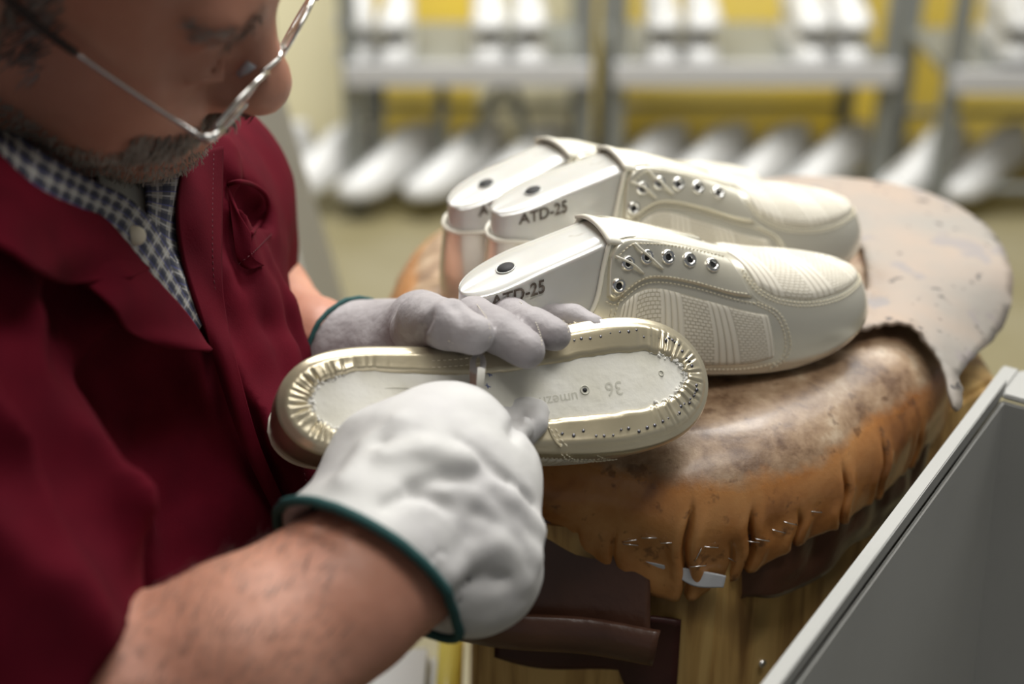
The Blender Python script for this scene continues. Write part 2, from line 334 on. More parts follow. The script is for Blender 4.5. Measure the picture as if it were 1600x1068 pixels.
# ------------------------------------------------------------------ signed-distance sculpting
class Sculpt:
    def __init__(s, lo, hi, res):
        s.res = res; s.lo = np.array(lo, float); n = np.ceil((np.array(hi) - s.lo) / res).astype(int) + 1; s.n = n
        s.D = np.full(n, .08, np.float32)
        s.ax = [s.lo[i] + res * np.arange(n[i]) for i in range(3)]
    def region(s, lo, hi, pad):
        a = np.maximum(0, np.floor((np.array(lo) - pad - s.lo) / s.res).astype(int)); b = np.minimum(s.n, np.ceil((np.array(hi) + pad - s.lo) / s.res).astype(int) + 1)
        if (b <= a).any(): return None, None
        sl = tuple(slice(a[i], b[i]) for i in range(3))
        P = np.stack(np.meshgrid(*[s.ax[i][sl[i]] for i in range(3)], indexing='ij'), axis=-1)
        return sl, P
    def comb(s, sl, d, op, k):
        D = s.D[sl]
        if op == '-':
            h = np.clip(.5 - .5 * (D + d) / k, 0, 1); r = D * (1 - h) - d * h + k * h * (1 - h)
        else:
            h = np.clip(.5 + .5 * (D - d) / k, 0, 1); r = D * (1 - h) + d * h - k * h * (1 - h)
        s.D[sl] = r
    def cone(s, a, b, ra, rb=None, k=.01, op='+'):
        a = np.array(a, float); b = np.array(b, float); rb = ra if rb is None else rb; m = max(ra, rb)
        sl, P = s.region(np.minimum(a, b) - m, np.maximum(a, b) + m, .03 + k)
        if sl is None: return s
        ab = b - a; t = np.clip(((P - a) @ ab) / (ab @ ab + 1e-12), 0, 1)
        d = np.linalg.norm(P - a - t[..., None] * ab, axis=-1) - (ra + (rb - ra) * t)
        s.comb(sl, d, op, k); return s
    def ball(s, c, r, k=.01, op='+'): return s.cone(c, np.array(c) + [1e-5, 0, 0], r, r, k, op)
    def ell(s, c, r, R=None, k=.01, op='+'):
        c = np.array(c, float); r = np.array(r, float); m = r.max()
        sl, P = s.region(c - m, c + m, .03 + k)
        if sl is None: return s
        Q = P - c
        if R is not None: Q = Q @ R           # columns of R = local axes
        k0 = np.linalg.norm(Q / r, axis=-1); k1 = np.linalg.norm(Q / (r * r), axis=-1) + 1e-9
        s.comb(sl, k0 * (k0 - 1) / k1, op, k); return s
    def path(s, pts, rs, k=.01, op='+'):
        for i in range(len(pts) - 1):
            s.cone(pts[i], pts[i + 1], rs[i] if hasattr(rs, '__len__') else rs, rs[i + 1] if hasattr(rs, '__len__') else rs, k, op)
        return s
    def noise(s, amp, scale, seed=0, fn=None):
        P = np.stack(np.meshgrid(*s.ax, indexing='ij'), axis=-1); m = np.abs(s.D) < .02
        v = vnoise(P[m], scale, seed) * amp
        s.D[m] += v.astype(np.float32); return s
    def mesh(s):
        D = s.D; res = s.res; neg = D < 0
        n = np.array(D.shape); c = n - 1
        acc = np.zeros((*c, 3), np.float32); cnt = np.zeros(c, np.int16)
        for ax in range(3):
            o1, o2 = [i for i in range(3) if i != ax]
            for p in (0, 1):
                for q in (0, 1):
                    st = [0, 0, 0]; st[o1] = p; st[o2] = q; en = st.copy(); en[ax] = 1
                    A = D[tuple(slice(st[i], st[i] + c[i]) for i in range(3))]; B = D[tuple(slice(en[i], en[i] + c[i]) for i in range(3))]
                    cr = (A < 0) != (B < 0); t = np.where(cr, A / np.where(cr, A - B, 1), 0)
                    v = np.zeros((*c, 3), np.float32); v[..., ax] = t; v[..., o1] = p; v[..., o2] = q
                    acc += v * cr[..., None]; cnt += cr
        act = cnt > 0; idx = -np.ones(c, np.int64); idx[act] = np.arange(act.sum())
        cells = np.argwhere(act); V = s.lo + res * (cells + acc[act] / cnt[act][:, None])
        F = []
        for ax in range(3):
            o1, o2 = [(1, 2), (2, 0), (0, 1)][ax]
            sl0 = [slice(1, c[i]) for i in range(3)]; sl0[ax] = slice(0, c[ax]); sl1 = list(sl0); sl1[ax] = slice(1, c[ax] + 1)
            A = neg[tuple(sl0)]; B = neg[tuple(sl1)]
            for flip, msk in ((False, A & ~B), (True, ~A & B)):
                e = np.argwhere(msk); 
                if len(e) == 0: continue
                off = np.ones(3, int); off[ax] = 0; e = e + off
                def at(d1, d2):
                    x = e.copy(); x[:, o1] -= d1; x[:, o2] -= d2; return idx[x[:, 0], x[:, 1], x[:, 2]]
                q = np.stack([at(1, 1), at(0, 1), at(0, 0), at(1, 0)], axis=1)
                F.append(q[:, ::-1] if flip else q)
        F = np.concatenate(F); F = F[(F >= 0).all(axis=1)]
        return V, F
    def build(s, name, m, parent=None, relax=2, disp=None):
        V, F = s.mesh()
        E = np.concatenate([F[:, [0, 1]], F[:, [1, 2]], F[:, [2, 3]], F[:, [3, 0]]])
        for it in range(relax):
            S = np.zeros_like(V); N_ = np.zeros(len(V)); np.add.at(S, E[:, 0], V[E[:, 1]]); np.add.at(N_, E[:, 0], 1); np.add.at(S, E[:, 1], V[E[:, 0]]); np.add.at(N_, E[:, 1], 1)
            V = V * .5 + .5 * S / N_[:, None]
        if disp is not None:
            nn = np.cross(V[F[:, 2]] - V[F[:, 0]], V[F[:, 3]] - V[F[:, 1]]); VN = np.zeros_like(V)
            for j in range(4): np.add.at(VN, F[:, j], nn)
            VN /= (np.linalg.norm(VN, axis=1, keepdims=True) + 1e-12); V = V + VN * disp(V)[:, None]; s.VN = VN
        me = bpy.data.meshes.new(name); me.vertices.add(len(V)); me.vertices.foreach_set('co', V.ravel().astype(np.float32))
        me.loops.add(F.size); me.loops.foreach_set('vertex_index', F.ravel().astype(np.int32)); me.polygons.add(len(F)); me.polygons.foreach_set('loop_start', np.arange(0, F.size, 4, dtype=np.int32))
        me.update(calc_edges=True); me.polygons.foreach_set('use_smooth', [True] * len(F)); me.update()
        return link(name, me, m, parent)
# ------------------------------------------------------------------ shoes
L = .268
shW = smoothfn([0, .05, .12, .25, .4, .52, .68, .8, .9, .96, 1], [.058, .055, .047, .0375, .0325, .0335, .0435, .051, .058, .062, .064], .03)
shC = smoothfn([0, .25, .45, .7, 1], [0, .001, .004, .002, -.004], .06)
shZb = smoothfn([0, .1, .3, .45, .6, .72, .85, 1], [.006, .003, .006, .009, .003, .000, .004, .017], .05)
shZt = smoothfn([0, .04, .15, .30, .345, .40, .5, .6, .72, .82, .9, 1], [.072, .0755, .0845, .0925, .0955, .091, .080, .069, .059, .053, .047, .038], .018)
shWT = smoothfn([0, .1, .2, .33, .42, .52, .62, 1], [.045, .031, .022, .0175, .012, .006, .001, 0], .03)
gR = smoothfn([0, .07, .18, .32, .5, .68, .85, 1], [.90, .985, 1.0, .95, .68, .36, .12, 0], .02)
def smooth(x, a, b):
    t = np.clip((x - a) / (b - a), 0, 1); return t * t * (3 - 2 * t)
def S0(phi, f):
    phi = np.asarray(phi, float); f = np.asarray(f, float); phi, f = np.broadcast_arrays(phi, f)
    s = (1 - np.cos(phi)) / 2; sn = np.sin(phi)
    sT = .014 + .911 * s
    xo = L * s; yo = shC(s) + sn * shW(s); xT = L * sT; yT = shC(sT) + sn * shWT(sT)
    gF = np.power(np.clip(1 - np.power(np.clip(f, 0, 1), 2.3), 0, 1), .52) * (1 - .08 * np.clip(1 - f / .14, 0, 1) ** 2)
    w = smooth(s, .30, .62); g = gR(f) * (1 - w) + gF * w
    x = xT + (xo - xT) * g; y = yT + (yo - yT) * g
    zb = shZb(s); zt = shZt(sT)
    return np.stack([x, y, zb + (zt - zb) * f], axis=-1)
def S(phi, f, off=0.0):
    phi = np.asarray(phi, float); f = np.clip(np.asarray(f, float), 0, 1); phi, f = np.broadcast_arrays(phi, f)
    P = S0(phi, f)
    if np.all(np.asarray(off) == 0): return P
    fc = np.clip(f, .004, .985); e = .004; pc = np.where(np.abs(np.sin(phi)) < .02, phi + .02, phi)
    a = S0(pc + e * 3, fc) - S0(pc - e * 3, fc); b = S0(pc, fc + e) - S0(pc, fc - e); n = np.cross(a, b)
    n /= (np.linalg.norm(n, axis=-1, keepdims=True) + 1e-12)
    s = (1 - np.cos(phi)) / 2
    cen = np.stack([L * (.06 + .84 * s), shC(s), .45 * (shZt(s) + shZb(s))], axis=-1)
    sg = np.sign(((P - cen) * n).sum(-1)); n = n * sg[..., None]
    top = smooth(f, .93, 1)[..., None] * smooth(s, .3, .5)[..., None]; n = n * (1 - top) + np.array([0, 0, 1.0]) * top
    n /= np.linalg.norm(n, axis=-1, keepdims=True)
    return P + n * (np.asarray(off)[..., None] if np.ndim(off) else off)
def PH(side, s):       # side -1: y<0 (the side that faces the camera on the block)
    a = np.arccos(1 - 2 * np.clip(np.asarray(s, float), 0, 1)); return a if side > 0 else 2 * math.pi - a
topz = smoothfn([0, .04, .10, .18, .24, .29, .325, .36, 1], [.058, .060, .058, .052, .051, .064, .090, .110, .2], .012)
def fmax(s):
    sT = .014 + .911 * s; f = (topz(s) - shZb(s)) / (shZt(sT) - shZb(s)); return np.clip(np.where(s > .34, 1, f), 0, 1)
def outline_in(phi, q):
    """point q metres inward from the feather line, on the bottom"""
    e = .01; O = S0(phi, 0 * phi); t = S0(phi + e, 0 * phi) - S0(phi - e, 0 * phi); t = t[..., :2]; t /= (np.linalg.norm(t, axis=-1, keepdims=True) + 1e-12)
    n = np.stack([-t[..., 1], t[..., 0]], -1); sgn = -1.0  # phi runs heel -> +y side -> toe: inward is to the right
    n = n * sgn
    P = O.copy(); P[..., :2] += n * q[..., None]; P[..., 2] = shZb(np.clip(P[..., 0] / L, 0, 1)); return P
QM = smoothfn([0, .05, .14, .3, .5, .62, .8, .92, 1], [.0165, .0145, .0130, .0150, .0160, .0195, .0205, .018, .0165], .03)
def make_upper(parent, nphi, pleats, m):
    phi = np.linspace(0, 2 * math.pi, nphi, False)
    # even spacing along the perimeter
    d = np.linalg.norm(S0(np.append(phi, 2 * math.pi), 0) [1:] - S0(phi, 0), axis=1)
    dense = np.linspace(0, 2 * math.pi, 4001); pts = S0(dense, 0 * dense); cum = np.concatenate([[0], np.cumsum(np.linalg.norm(np.diff(pts, axis=0), axis=1))])
    phi = np.interp(np.linspace(0, cum[-1], nphi, False), cum, dense); per = np.linspace(0, cum[-1], nphi, False)
    s = (1 - np.cos(phi)) / 2; rr = np.random.RandomState(11)
    ends = np.maximum(1 - smooth(s, .12, .27), smooth(s, .80, .92))
    qm = QM(s)
    if pleats:
        jag = vnoise(np.stack([per, 0 * per, 0 * per], -1), 260, 3) * .0011 + vnoise(np.stack([per, 0 * per, 0 * per], -1), 90, 4) * .0013
        qm = qm + jag * (.25 + .75 * ends)
    rows = []
    gro = np.zeros(nphi); fine = np.zeros(nphi); rid = np.zeros(nphi)
    if pleats:
        p = 0
        while p < cum[-1]:
            dd = np.abs(per - p); dep = rr.uniform(.15, 1.0); wd = rr.uniform(.0005, .0014)
            gro = np.maximum(gro, dep * np.exp(-(dd / wd) ** 2)); rid = np.maximum(rid, .8 * np.exp(-((per - p - .0022) / .0016) ** 2))
            p += rr.uniform(.0030, .0115)
        gro = gro * ends; rid = rid * ends
    nq = 14
    for i in range(nq + 1):                              # from the cut inner edge outwards to the feather line
        t = i / nq; q = qm * (1 - t)
        P = outline_in(phi, q)
        out = .0030 * np.minimum(1, (q / .004)) ** .8
        if i == 0: out = out * 0 - .0002
        if i == 1: q = qm * .985; P = outline_in(phi, q); out = .0020 * np.ones_like(q)
        amp = smooth(q, .003 - .002 * smooth(s, .4, .6), .0105 - .003 * smooth(s, .4, .6))
        out = out - gro * .0020 * (1 - .3 * smooth(s, .5, .8)) * amp + rid * .0006 * amp
        if pleats: out = out + vnoise(P, 170, 9) * .0005 * amp * ends + vnoise(P, 60, 19) * .0005 * amp
        P[:, 2] -= out; rows.append(P)
    nf = 46; fm = fmax(s)
    for i in range(1, nf + 1):
        f = fm * i / nf; off = .0015 - .0012 * (1 - smooth(f, 0, .05)) * 0
        P = S(phi, f, off * np.ones(nphi))
        if pleats: P = P + (P - np.array([L * .5, 0, .03])) * 0 + 0.0
        rows.append(P)
    P = np.array(rows); mb = MB(); nr = len(rows); V = P.reshape(-1, 3); F = []
    for i in range(nr - 1):
        for j in range(nphi): F.append((i * nphi + j, i * nphi + (j + 1) % nphi, (i + 1) * nphi + (j + 1) % nphi, (i + 1) * nphi + j))
    mb.add(V, F)
    return mb.build('leather_upper', m, parent)
def nrmrows(P):
    d = P - np.array([L * .5, 0, .03]); d[:, 0] *= .6; return d / np.linalg.norm(d, axis=1, keepdims=True)
def make_last(parent, off=-.0004):
    phi = np.linspace(0, 2 * math.pi, 160, False); s = (1 - np.cos(phi)) / 2; rows = []
    c = np.stack([L * (.06 + .86 * s), shC(s), shZb(s)], -1)
    for t in np.linspace(0, 1, 7)[:-1]: rows.append(c + (S(phi, 0 * phi) - c) * t)
    for f in np.linspace(0, 1, 44): rows.append(S(phi, f + 0 * phi, off * np.ones(160)))
    T = S(phi, 1 + 0 * phi); sT = .014 + .911 * s; cc = np.stack([L * sT, shC(sT), shZt(sT)], -1)
    rear = 1 - smooth(s, .34, .42)
    for t in (.07, .16, .35, .6, .8, 1.0):
        Q = T + (cc - T) * t; Q[:, 2] += rear * .0022 * math.sin(min(1, t * 2.2) * math.pi / 2) - .0008; Q[:, 0] += rear * (L * .17 - Q[:, 0]) * .03 * t; rows.append(Q)
    o = MB().grid(np.array(rows), closed_v=True).build('last', M['last'], parent)
    return o
def patch(name, A, B, side, off, m, parent, nu=60, nv=24, base=.0008, bulge=0.0):
    """piece of leather between two (s,f) border curves on one side of the shoe"""
    A = crom(A, nu); B = crom(B, nu); t = np.linspace(0, 1, nv)[None, :, None]
    SF = A[:, None] * (1 - t) + B[:, None] * t
    if side == 0: raise ValueError
    edge = np.minimum(np.minimum(np.linspace(0, 1, nu)[:, None], np.linspace(1, 0, nu)[:, None]) * nu / 2, np.minimum(np.linspace(0, 1, nv)[None], np.linspace(1, 0, nv)[None]) * nv / 1.5)
    offs = off * (.55 + .45 * np.clip(edge, 0, 1)) + bulge * np.sin(np.pi * np.linspace(0, 1, nu))[:, None] * np.sin(np.pi * np.linspace(0, 1, nv))[None]
    P = S(PH(side, SF[..., 0]), SF[..., 1], offs); Q = S(PH(side, SF[..., 0]), SF[..., 1], base * np.ones(SF.shape[:2]))
    return closed_patch(name, P, Q, m, parent)
def closed_patch(name, P, Q, m, parent):
    nu, nv = P.shape[:2]
    lu = np.concatenate([[0], np.cumsum(np.linalg.norm(np.diff(P[:, nv // 2], axis=0), axis=1))]); lv = np.concatenate([[0], np.cumsum(np.linalg.norm(np.diff(P[nu // 2], axis=0), axis=1))])
    UV = np.stack(np.meshgrid(lu, lv, indexing='ij'), axis=2) + .001
    mb = MB().grid(P, UV); idx = [(i, 0) for i in range(nu)] + [(nu - 1, j) for j in range(1, nv)] + [(i, nv - 1) for i in range(nu - 2, -1, -1)] + [(0, j) for j in range(nv - 2, 0, -1)]
    b0 = len(mb.V); mb.add([Q[i, j] for i, j in idx], []); k = len(idx)
    mb.F += [(idx[a][0] * nv + idx[a][1], b0 + a, b0 + (a + 1) % k, idx[(a + 1) % k][0] * nv + idx[(a + 1) % k][1]) for a in range(k)]
    return mb.build(name, m, parent)
def dashes(mb, pts, ln=.0017, gap=.0009, r=.00035):
    pts = np.asarray(pts); cum = np.concatenate([[0], np.cumsum(np.linalg.norm(np.diff(pts, axis=0), axis=1))]); p = 0
    f = lambda d: np.array([np.interp(d, cum, pts[:, i]) for i in range(3)])
    while p + ln < cum[-1]:
        mb.tube([f(p), f(p + ln * .25), f(p + ln * .75), f(p + ln)], [r * .4, r, r, r * .4], 5); p += ln + gap
def seam(mb, C_, side, off=.0026, n=120, **k):
    sf = crom(C_, n); dashes(mb, S(PH(side, sf[:, 0]), sf[:, 1], off * np.ones(n)), **k)
def text_on(name, txt, fn, size, m, parent, bold=0.0):
    cu = bpy.data.curves.new(name, 'FONT'); cu.body = txt; cu.size = size; cu.extrude = 0; cu.offset = bold; cu.resolution_u = 3; cu.align_x = 'CENTER'; cu.align_y = 'CENTER'
    o = bpy.data.objects.new(name, cu); C.objects.link(o); dg = bpy.context.evaluated_depsgraph_get(); me = bpy.data.meshes.new_from_object(o.evaluated_get(dg))
    bpy.data.objects.remove(o); bpy.data.curves.remove(cu)
    bm = bmesh.new(); bm.from_mesh(me); bmesh.ops.triangulate(bm, faces=bm.faces)
    for _ in range(2):
        bmesh.ops.subdivide_edges(bm, edges=[e for e in bm.edges if e.calc_length() > size * .12], cuts=1)
        bmesh.ops.triangulate(bm, faces=bm.faces)
    for v in bm.verts: v.co = Vector(fn(v.co.x, v.co.y))
    bm.to_mesh(me); bm.free()
    return link(name, me, m, parent)

SEYES = [(.338, .73), (.368, .85), (.418, .885), (.472, .895), (.525, .895), (.578, .885)]
def make_shoe(parent, held=False):
    m = M['pearl_gold'] if held else M['pearl']
    make_upper(parent, 900 if held else 260, held, m)
    last = make_last(parent)
    # topline binding
    for sd in (1,):
        s_ = np.concatenate([np.linspace(.345, 0, 60), np.linspace(0, .345, 60)[1:]]); side = np.array([1] * 60 + [-1] * 59)
        phi = np.where(side > 0, np.arccos(1 - 2 * s_), 2 * math.pi - np.arccos(1 - 2 * s_))
        P = S(phi, fmax(s_), .0016 * np.ones(len(s_)))
        MB().tube(P, .0014, 8).build('topline_binding', M['binding'], parent)
    # tongue and its raised front
    nu, nv = 40, 15; sT = np.linspace(.335, .66, nu); a = np.linspace(-1, 1, nv); P = np.zeros((nu, nv, 3))
    for i, x in enumerate(sT):
        w = np.interp(x, [.33, .40, .5, .6, .68], [.0205, .019, .0135, .010, .008]); P[i, :, 0] = L * x - .006 * (1 - smooth(x, .335, .40)); P[i, :, 1] = shC(x) + w * a
        P[i, :, 2] = shZt(x) + .0032 * (1 - .5 * smooth(x, .5, .66)) - .0045 * a ** 2 * 1.2 + .003 * (1 - smooth(x, .335, .37))
    sheet('tongue', P, .0022, M['binding'], parent)
    for side in (1, -1):
        # quarter lining edge / eyestay
        e = patch('eyestay', [(.312, .68), (.335, .64), (.42, .735), (.52, .735), (.61, .70), (.655, .70)], [(.330, .93), (.36, .985), (.43, .985), (.52, .985), (.60, .985), (.64, .98)], side, .0042, m, parent, base=.001)
        for i, (s_, f_) in enumerate(SEYES):
            ph = PH(side, s_); P = S(ph, f_, .0046); n = nrm(S(ph, f_, .006) - S(ph, f_, .001))
            b = MB().torus(P, n, .0031, .0014, 20, 8); ey = b.build('eyelet', M['chrome'], e); MB().disc(P - n * .0003, n, .0018, 14, .0004).build('eyelet_opening', M['hole'], ey)
        patch('woven_side_panel', [(.25, .12), (.37, .10), (.50, .10), (.62, .12), (.69, .18)], [(.345, .60), (.42, .68), (.51, .65), (.60, .61), (.685, .57)], side, .0024, M['woven'], parent, nv=30, bulge=.0006)
        fr = patch('mudguard', [(.70, .04), (.76, .04), (.83, .04), (.90, .04), (.95, .04)], [(.655, .72), (.71, .70), (.78, .66), (.86, .62), (.93, .60)], side, .0020, m, parent, base=.0006) if False else None
        st = MB()
        seam(st, [(.306, .66), (.335, .62), (.42, .712), (.52, .712), (.61, .675), (.66, .66)], side, .0024)
        seam(st, [(.322, .69), (.34, .67), (.42, .755), (.52, .755), (.60, .725), (.645, .72)], side, .0047)
        seam(st, [(.34, .905), (.38, .955), (.43, .955), (.52, .955), (.60, .950), (.635, .945)], side, .0046)
        seam(st, [(.235, .12), (.285, .36), (.332, .60), (.36, .665)], side, .0020); seam(st, [(.222, .12), (.272, .36), (.318, .60)], side, .0020)
        seam(st, [(.655, .66), (.70, .57), (.715, .38), (.71, .20), (.68, .08)], side, .0020); seam(st, [(.665, .67), (.712, .58), (.727, .38), (.722, .20), (.69, .08)], side, .0020)
        seam(st, [(.24, .09), (.37, .075), (.50, .075), (.62, .09), (.69, .13)], side, .0020)
        seam(st, [(.665, .90), (.68, .78), (.72, .70), (.80, .66), (.88, .66), (.95, .70), (1.0, .72)], side, .0022, n=200); seam(st, [(.66, .86), (.675, .75), (.72, .67), (.80, .63), (.88, .63), (.95, .67), (1.0, .69)], side, .0020, n=200)
        st.build('stitching', M['thread'], parent)
        # strap seam ridge where quarter meets vamp
        sf = crom([(.650, .97), (.660, .72), (.708, .60), (.722, .38), (.716, .2), (.68, .06)], 60); MB().tube(S(PH(side, sf[:, 0]), sf[:, 1], .0012 * np.ones(60)), .0008, 6).build('seam_edge', m, parent)
    # woven vamp insert over the toe, both sides in one piece
    nu, nv = 50, 33; sv = np.linspace(.68, .9995, nu); low = np.interp(sv, [.68, .72, .80, .9, 1.0], [.80, .72, .68, .70, .76]); P = np.zeros((nu, nv, 3)); Q = P.copy()
    for j, t in enumerate(np.linspace(-1, 1, nv)):
        f = low + (1 - low) * (1 - abs(t)); ph = PH(1 if t > 0 else -1, sv)
        ed = min(1, (1 - abs(t)) * 6) * np.minimum(1, (sv - .675) * 40)
        P[:, j] = S(ph, f, .0016 + .0012 * ed); Q[:, j] = S(ph, f, .0008 * np.ones(nu))
    closed_patch('woven_toe_insert', P, Q, M['woven'], parent)
    # the last: hole in its top and the stamped size
    zt = shZt(.13); h = MB().disc((L * .115, shC(.13), shZt(.115) + .0016), nrm([-.28, 0, 1]), .0052, 18, .0002); h.build('last_hole', M['hole'], last)
    lm = MB().torus((L * .115, shC(.13), shZt(.115) + .0015), nrm([-.28, 0, 1]), .0053, .0005, 20, 6).build('hole_rim', M['last'], last)
    def onlast(x, y):
        s_ = .108 + x / L * 1.05; return S(PH(-1, s_), .925 + y / .075 - x * 1.2, .0003)
    if not held:
        for k in (1, 2):
            s_, f_ = SEYES[k]; ph = PH(-1, np.array([s_ - .030, s_ - .012, s_ + .008, s_ + .034])); P = S(ph, np.array([f_ + .075, f_ + .035, f_ - .01, f_ - .075]), np.array([.0055, .0066, .0066, .0052])); MB().tube(crom(P, 14), .0007, 6).build('lace_thread', M['binding'], parent)
    if not held: text_on('size_stamp', 'ATD-25', onlast, .0095, M['ink'], last, .0002)
    return last

def shoe_frame(o, xdir, zdir, origin, sc=1.0):
    x = nrm(xdir); z = nrm(np.array(zdir) - x * np.dot(zdir, x)); y = np.cross(z, x)
    o.matrix_world = Matrix([[x[0] * sc, y[0] * sc, z[0] * sc, origin[0]], [x[1] * sc, y[1] * sc, z[1] * sc, origin[1]], [x[2] * sc, y[2] * sc, z[2] * sc, origin[2]], [0, 0, 0, 1]])
def copy_tree(o, parent=None):
    c = o.copy(); C.objects.link(c); c.parent = parent
    for ch in o.children: copy_tree(ch, c)
    return c
PADZ = .860
shoeA = thing('leather_shoe', 'nearest pearl leather shoe on the padded block, whole woven side panel in view', 'shoe', group='unfinished shoes standing on the block')
make_shoe(shoeA)
def stand(o, ball_px, toe_px, z, roll=0.0, pitch=0.0):
    """put the ball of the shoe on the pad and aim the toe"""
    b = G(*ball_px, z); t = G(*toe_px, z); d = nrm(t - b); up = np.array([0, 0, 1.0]); y = np.cross(up, d)
    d2 = nrm(d * math.cos(pitch) + up * math.sin(pitch)); z2 = nrm(np.cross(d2, y) * math.cos(roll) + y * math.sin(roll))
    shoe_frame(o, d2, z2, b - d2 * L * .66 * 1.07 - y * (-.034) - z2 * 0 + up * .0015, 1.07)
stand(shoeA, (1178, 586), (1468, 516), PADZ)
shoeB = copy_tree(shoeA); shoeB['label'] = 'middle pearl leather shoe of the row of three, right behind the nearest one'
shoeC = copy_tree(shoeA); shoeC['label'] = 'farthest pearl leather shoe of the three, mostly hidden behind the middle one'
stand(shoeB, (1181, 461), (1456, 406), PADZ + .001)
stand(shoeC, (1072, 417), (1347, 333), PADZ - .013)

# ---- the shoe in his hands, sole towards us
held = thing('leather_shoe', 'upturned pearl shoe held in gloved hands, gathered leather and cream insole facing us', 'shoe')
hl = make_shoe(held, True)
# insole board
nphi = 360; ph = np.linspace(0, 2 * math.pi, nphi, False); s_ = (1 - np.cos(ph)) / 2
q0 = QM(s_) - .003; O = outline_in(ph, q0); cc = np.stack([L * (.09 + .81 * s_), shC(s_) * .5, shZb(.09 + .81 * s_)], -1)
rows = []
for t in np.linspace(0, 1, 16):
    P = cc + (O - cc) * t; P[:, 2] = shZb(np.clip(P[:, 0] / L, 0, 1)) - .0009; rows.append(P)
P = O.copy(); P[:, 2] += .002; rows.append(P)
ins = MB().grid(np.array(rows), closed_v=True).build('insole_board', M['board'], held)
def onboard(cx, cy, ang, dz=.0011):
    ca, sa = math.cos(ang), math.sin(ang)
    def f(x, y):
        # seen from below: mirror x so that the writing reads from the sole side
        X = cx + (ca * x - sa * y); Y = cy - (sa * x + ca * y); return (X, Y, shZb(min(1, max(0, X / L))) - dz)
    return f
M['emboss'] = mat('embossed_board_mark', (.56, .55, .47), .7)
text_on('size_mark', '36', onboard(.198, .004, math.pi + .05), .012, M['emboss'], ins)
text_on('maker_mark', 'umezn', onboard(.163, .008, math.pi + .05), .009, M['emboss'], ins)
mbk = MB()
for X, Y, r in [(.1795, .004, .0026), (.232, -.004, .0016)]: mbk.torus((X, Y, shZb(X / L) - .001), (0, 0, 1), r, .0005, 18, 6)
mbk.torus((.062, .002, shZb(.24) - .0008), (0, 0, 1), .026, .0004, 50, 5, sy=.33, u=(1, 0, 0)); mbk.build('pressed_ring', M['emboss'], ins)
b = MB(); b.disc((.1795, .004, shZb(.68) - .0011), (0, 0, -1), .0014, 12, .0001)
b.build('board_hole', M['hole'], ins)
b = MB()
for k, (X, Y) in enumerate([(.112, -.013), (.116, -.012), (.112, -.005), (.116, -.0045), (.121, -.005), (.113, .000), (.118, .001), (.123, -.012)]):
    z = shZb(X / L) - .0011; b.tube([(X, Y, z), (X + .003, Y + .0015, z)], .0003, 5); b.tube([(X + .001, Y - .001, z), (X + .0015, Y + .0022, z)], .0003, 5)
b.build('pen_marks', M['blue_ink'], ins)
# tack holes round the forepart
rr = np.random.RandomState(3); holes = []
for side in (1, -1):
    s_ = .60
    while s_ < .999:
        holes.append((side, s_, .0085 + rr.uniform(-.0022, .0022)))
        s_ += rr.uniform(.016, .03) * (1 if s_ < .9 else .5 if s_ < .97 else .3)
for side, s_, q in holes:
    p = PH(side, np.array([s_])); P = outline_in(p, np.array([q]))[0]; P[2] -= .0030
    MB().disc(P, (0, 0, -1), rr.uniform(.0006, .0011), 10, .0005).build('tack', M['nail'], held)
# gluey rag of lining between leather and board at toe and heel
rr = np.random.RandomState(8)
for arc in (np.linspace(math.pi - .75, math.pi + .75, 60), np.linspace(-.75, .75, 55)):
  b = MB()
  for a in arc:
      p = np.array([a % (2 * math.pi)]); P = outline_in(p, QM((1 - np.cos(p)) / 2) + rr.uniform(-.0012, .0018, 1))[0]; P[2] -= .0012
      r = rr.uniform(.0005, .0013); b.tube([P + rr.uniform(-.0012, .0012, 3) * [1, 1, .3], P + rr.uniform(-.0012, .0012, 3) * [1, 1, .3] , P + rr.uniform(-.002, .002, 3) * [1, 1, .3]], [r * .6, r, r * .4], 6)
  b.build('torn_lining', M['glue'], held)
# seams visible on the lasting margin
st = MB()
def bseam(side, pts, off=.0034):
    sf = crom(pts, 80); ph = PH(side, sf[:, 0]); P = outline_in(ph, sf[:, 1]); P[:, 2] -= off; dashes(st, P, .0022, .0012)
bseam(-1, [(.34, .012), (.40, .0105), (.47, .009)]); bseam(-1, [(.34, .008), (.40, .0065), (.46, .005)])
for side in (1, -1):
    bseam(side, [(.575, .0115), (.585, .006), (.60, .001)]); bseam(side, [(.585, .0115), (.595, .006), (.61, .001)])
    seam(st, [(.60, .02), (.625, .12), (.67, .20), (.74, .22)], side, .0024); seam(st, [(.61, .02), (.635, .10), (.675, .17), (.74, .19)], side, .0024)
st.build('stitching', M['thread'], held)
# overlapping edge of the forepart leather
for side in (1, -1):
    sf = crom([(.57, .0125), (.58, .006), (.597, .0005)], 30); P = outline_in(PH(side, sf[:, 0]), sf[:, 1]); P[:, 2] -= .0030
    MB().tube(P, .0009, 6).build('seam_edge', M['pearl_gold'], held)
HO = W(438, 633, .733); HX = W(1110, 584, .810) - HO
HN = camdir(.03, .27, .93)
shoe_frame(held, HX, -HN, HO, .936)
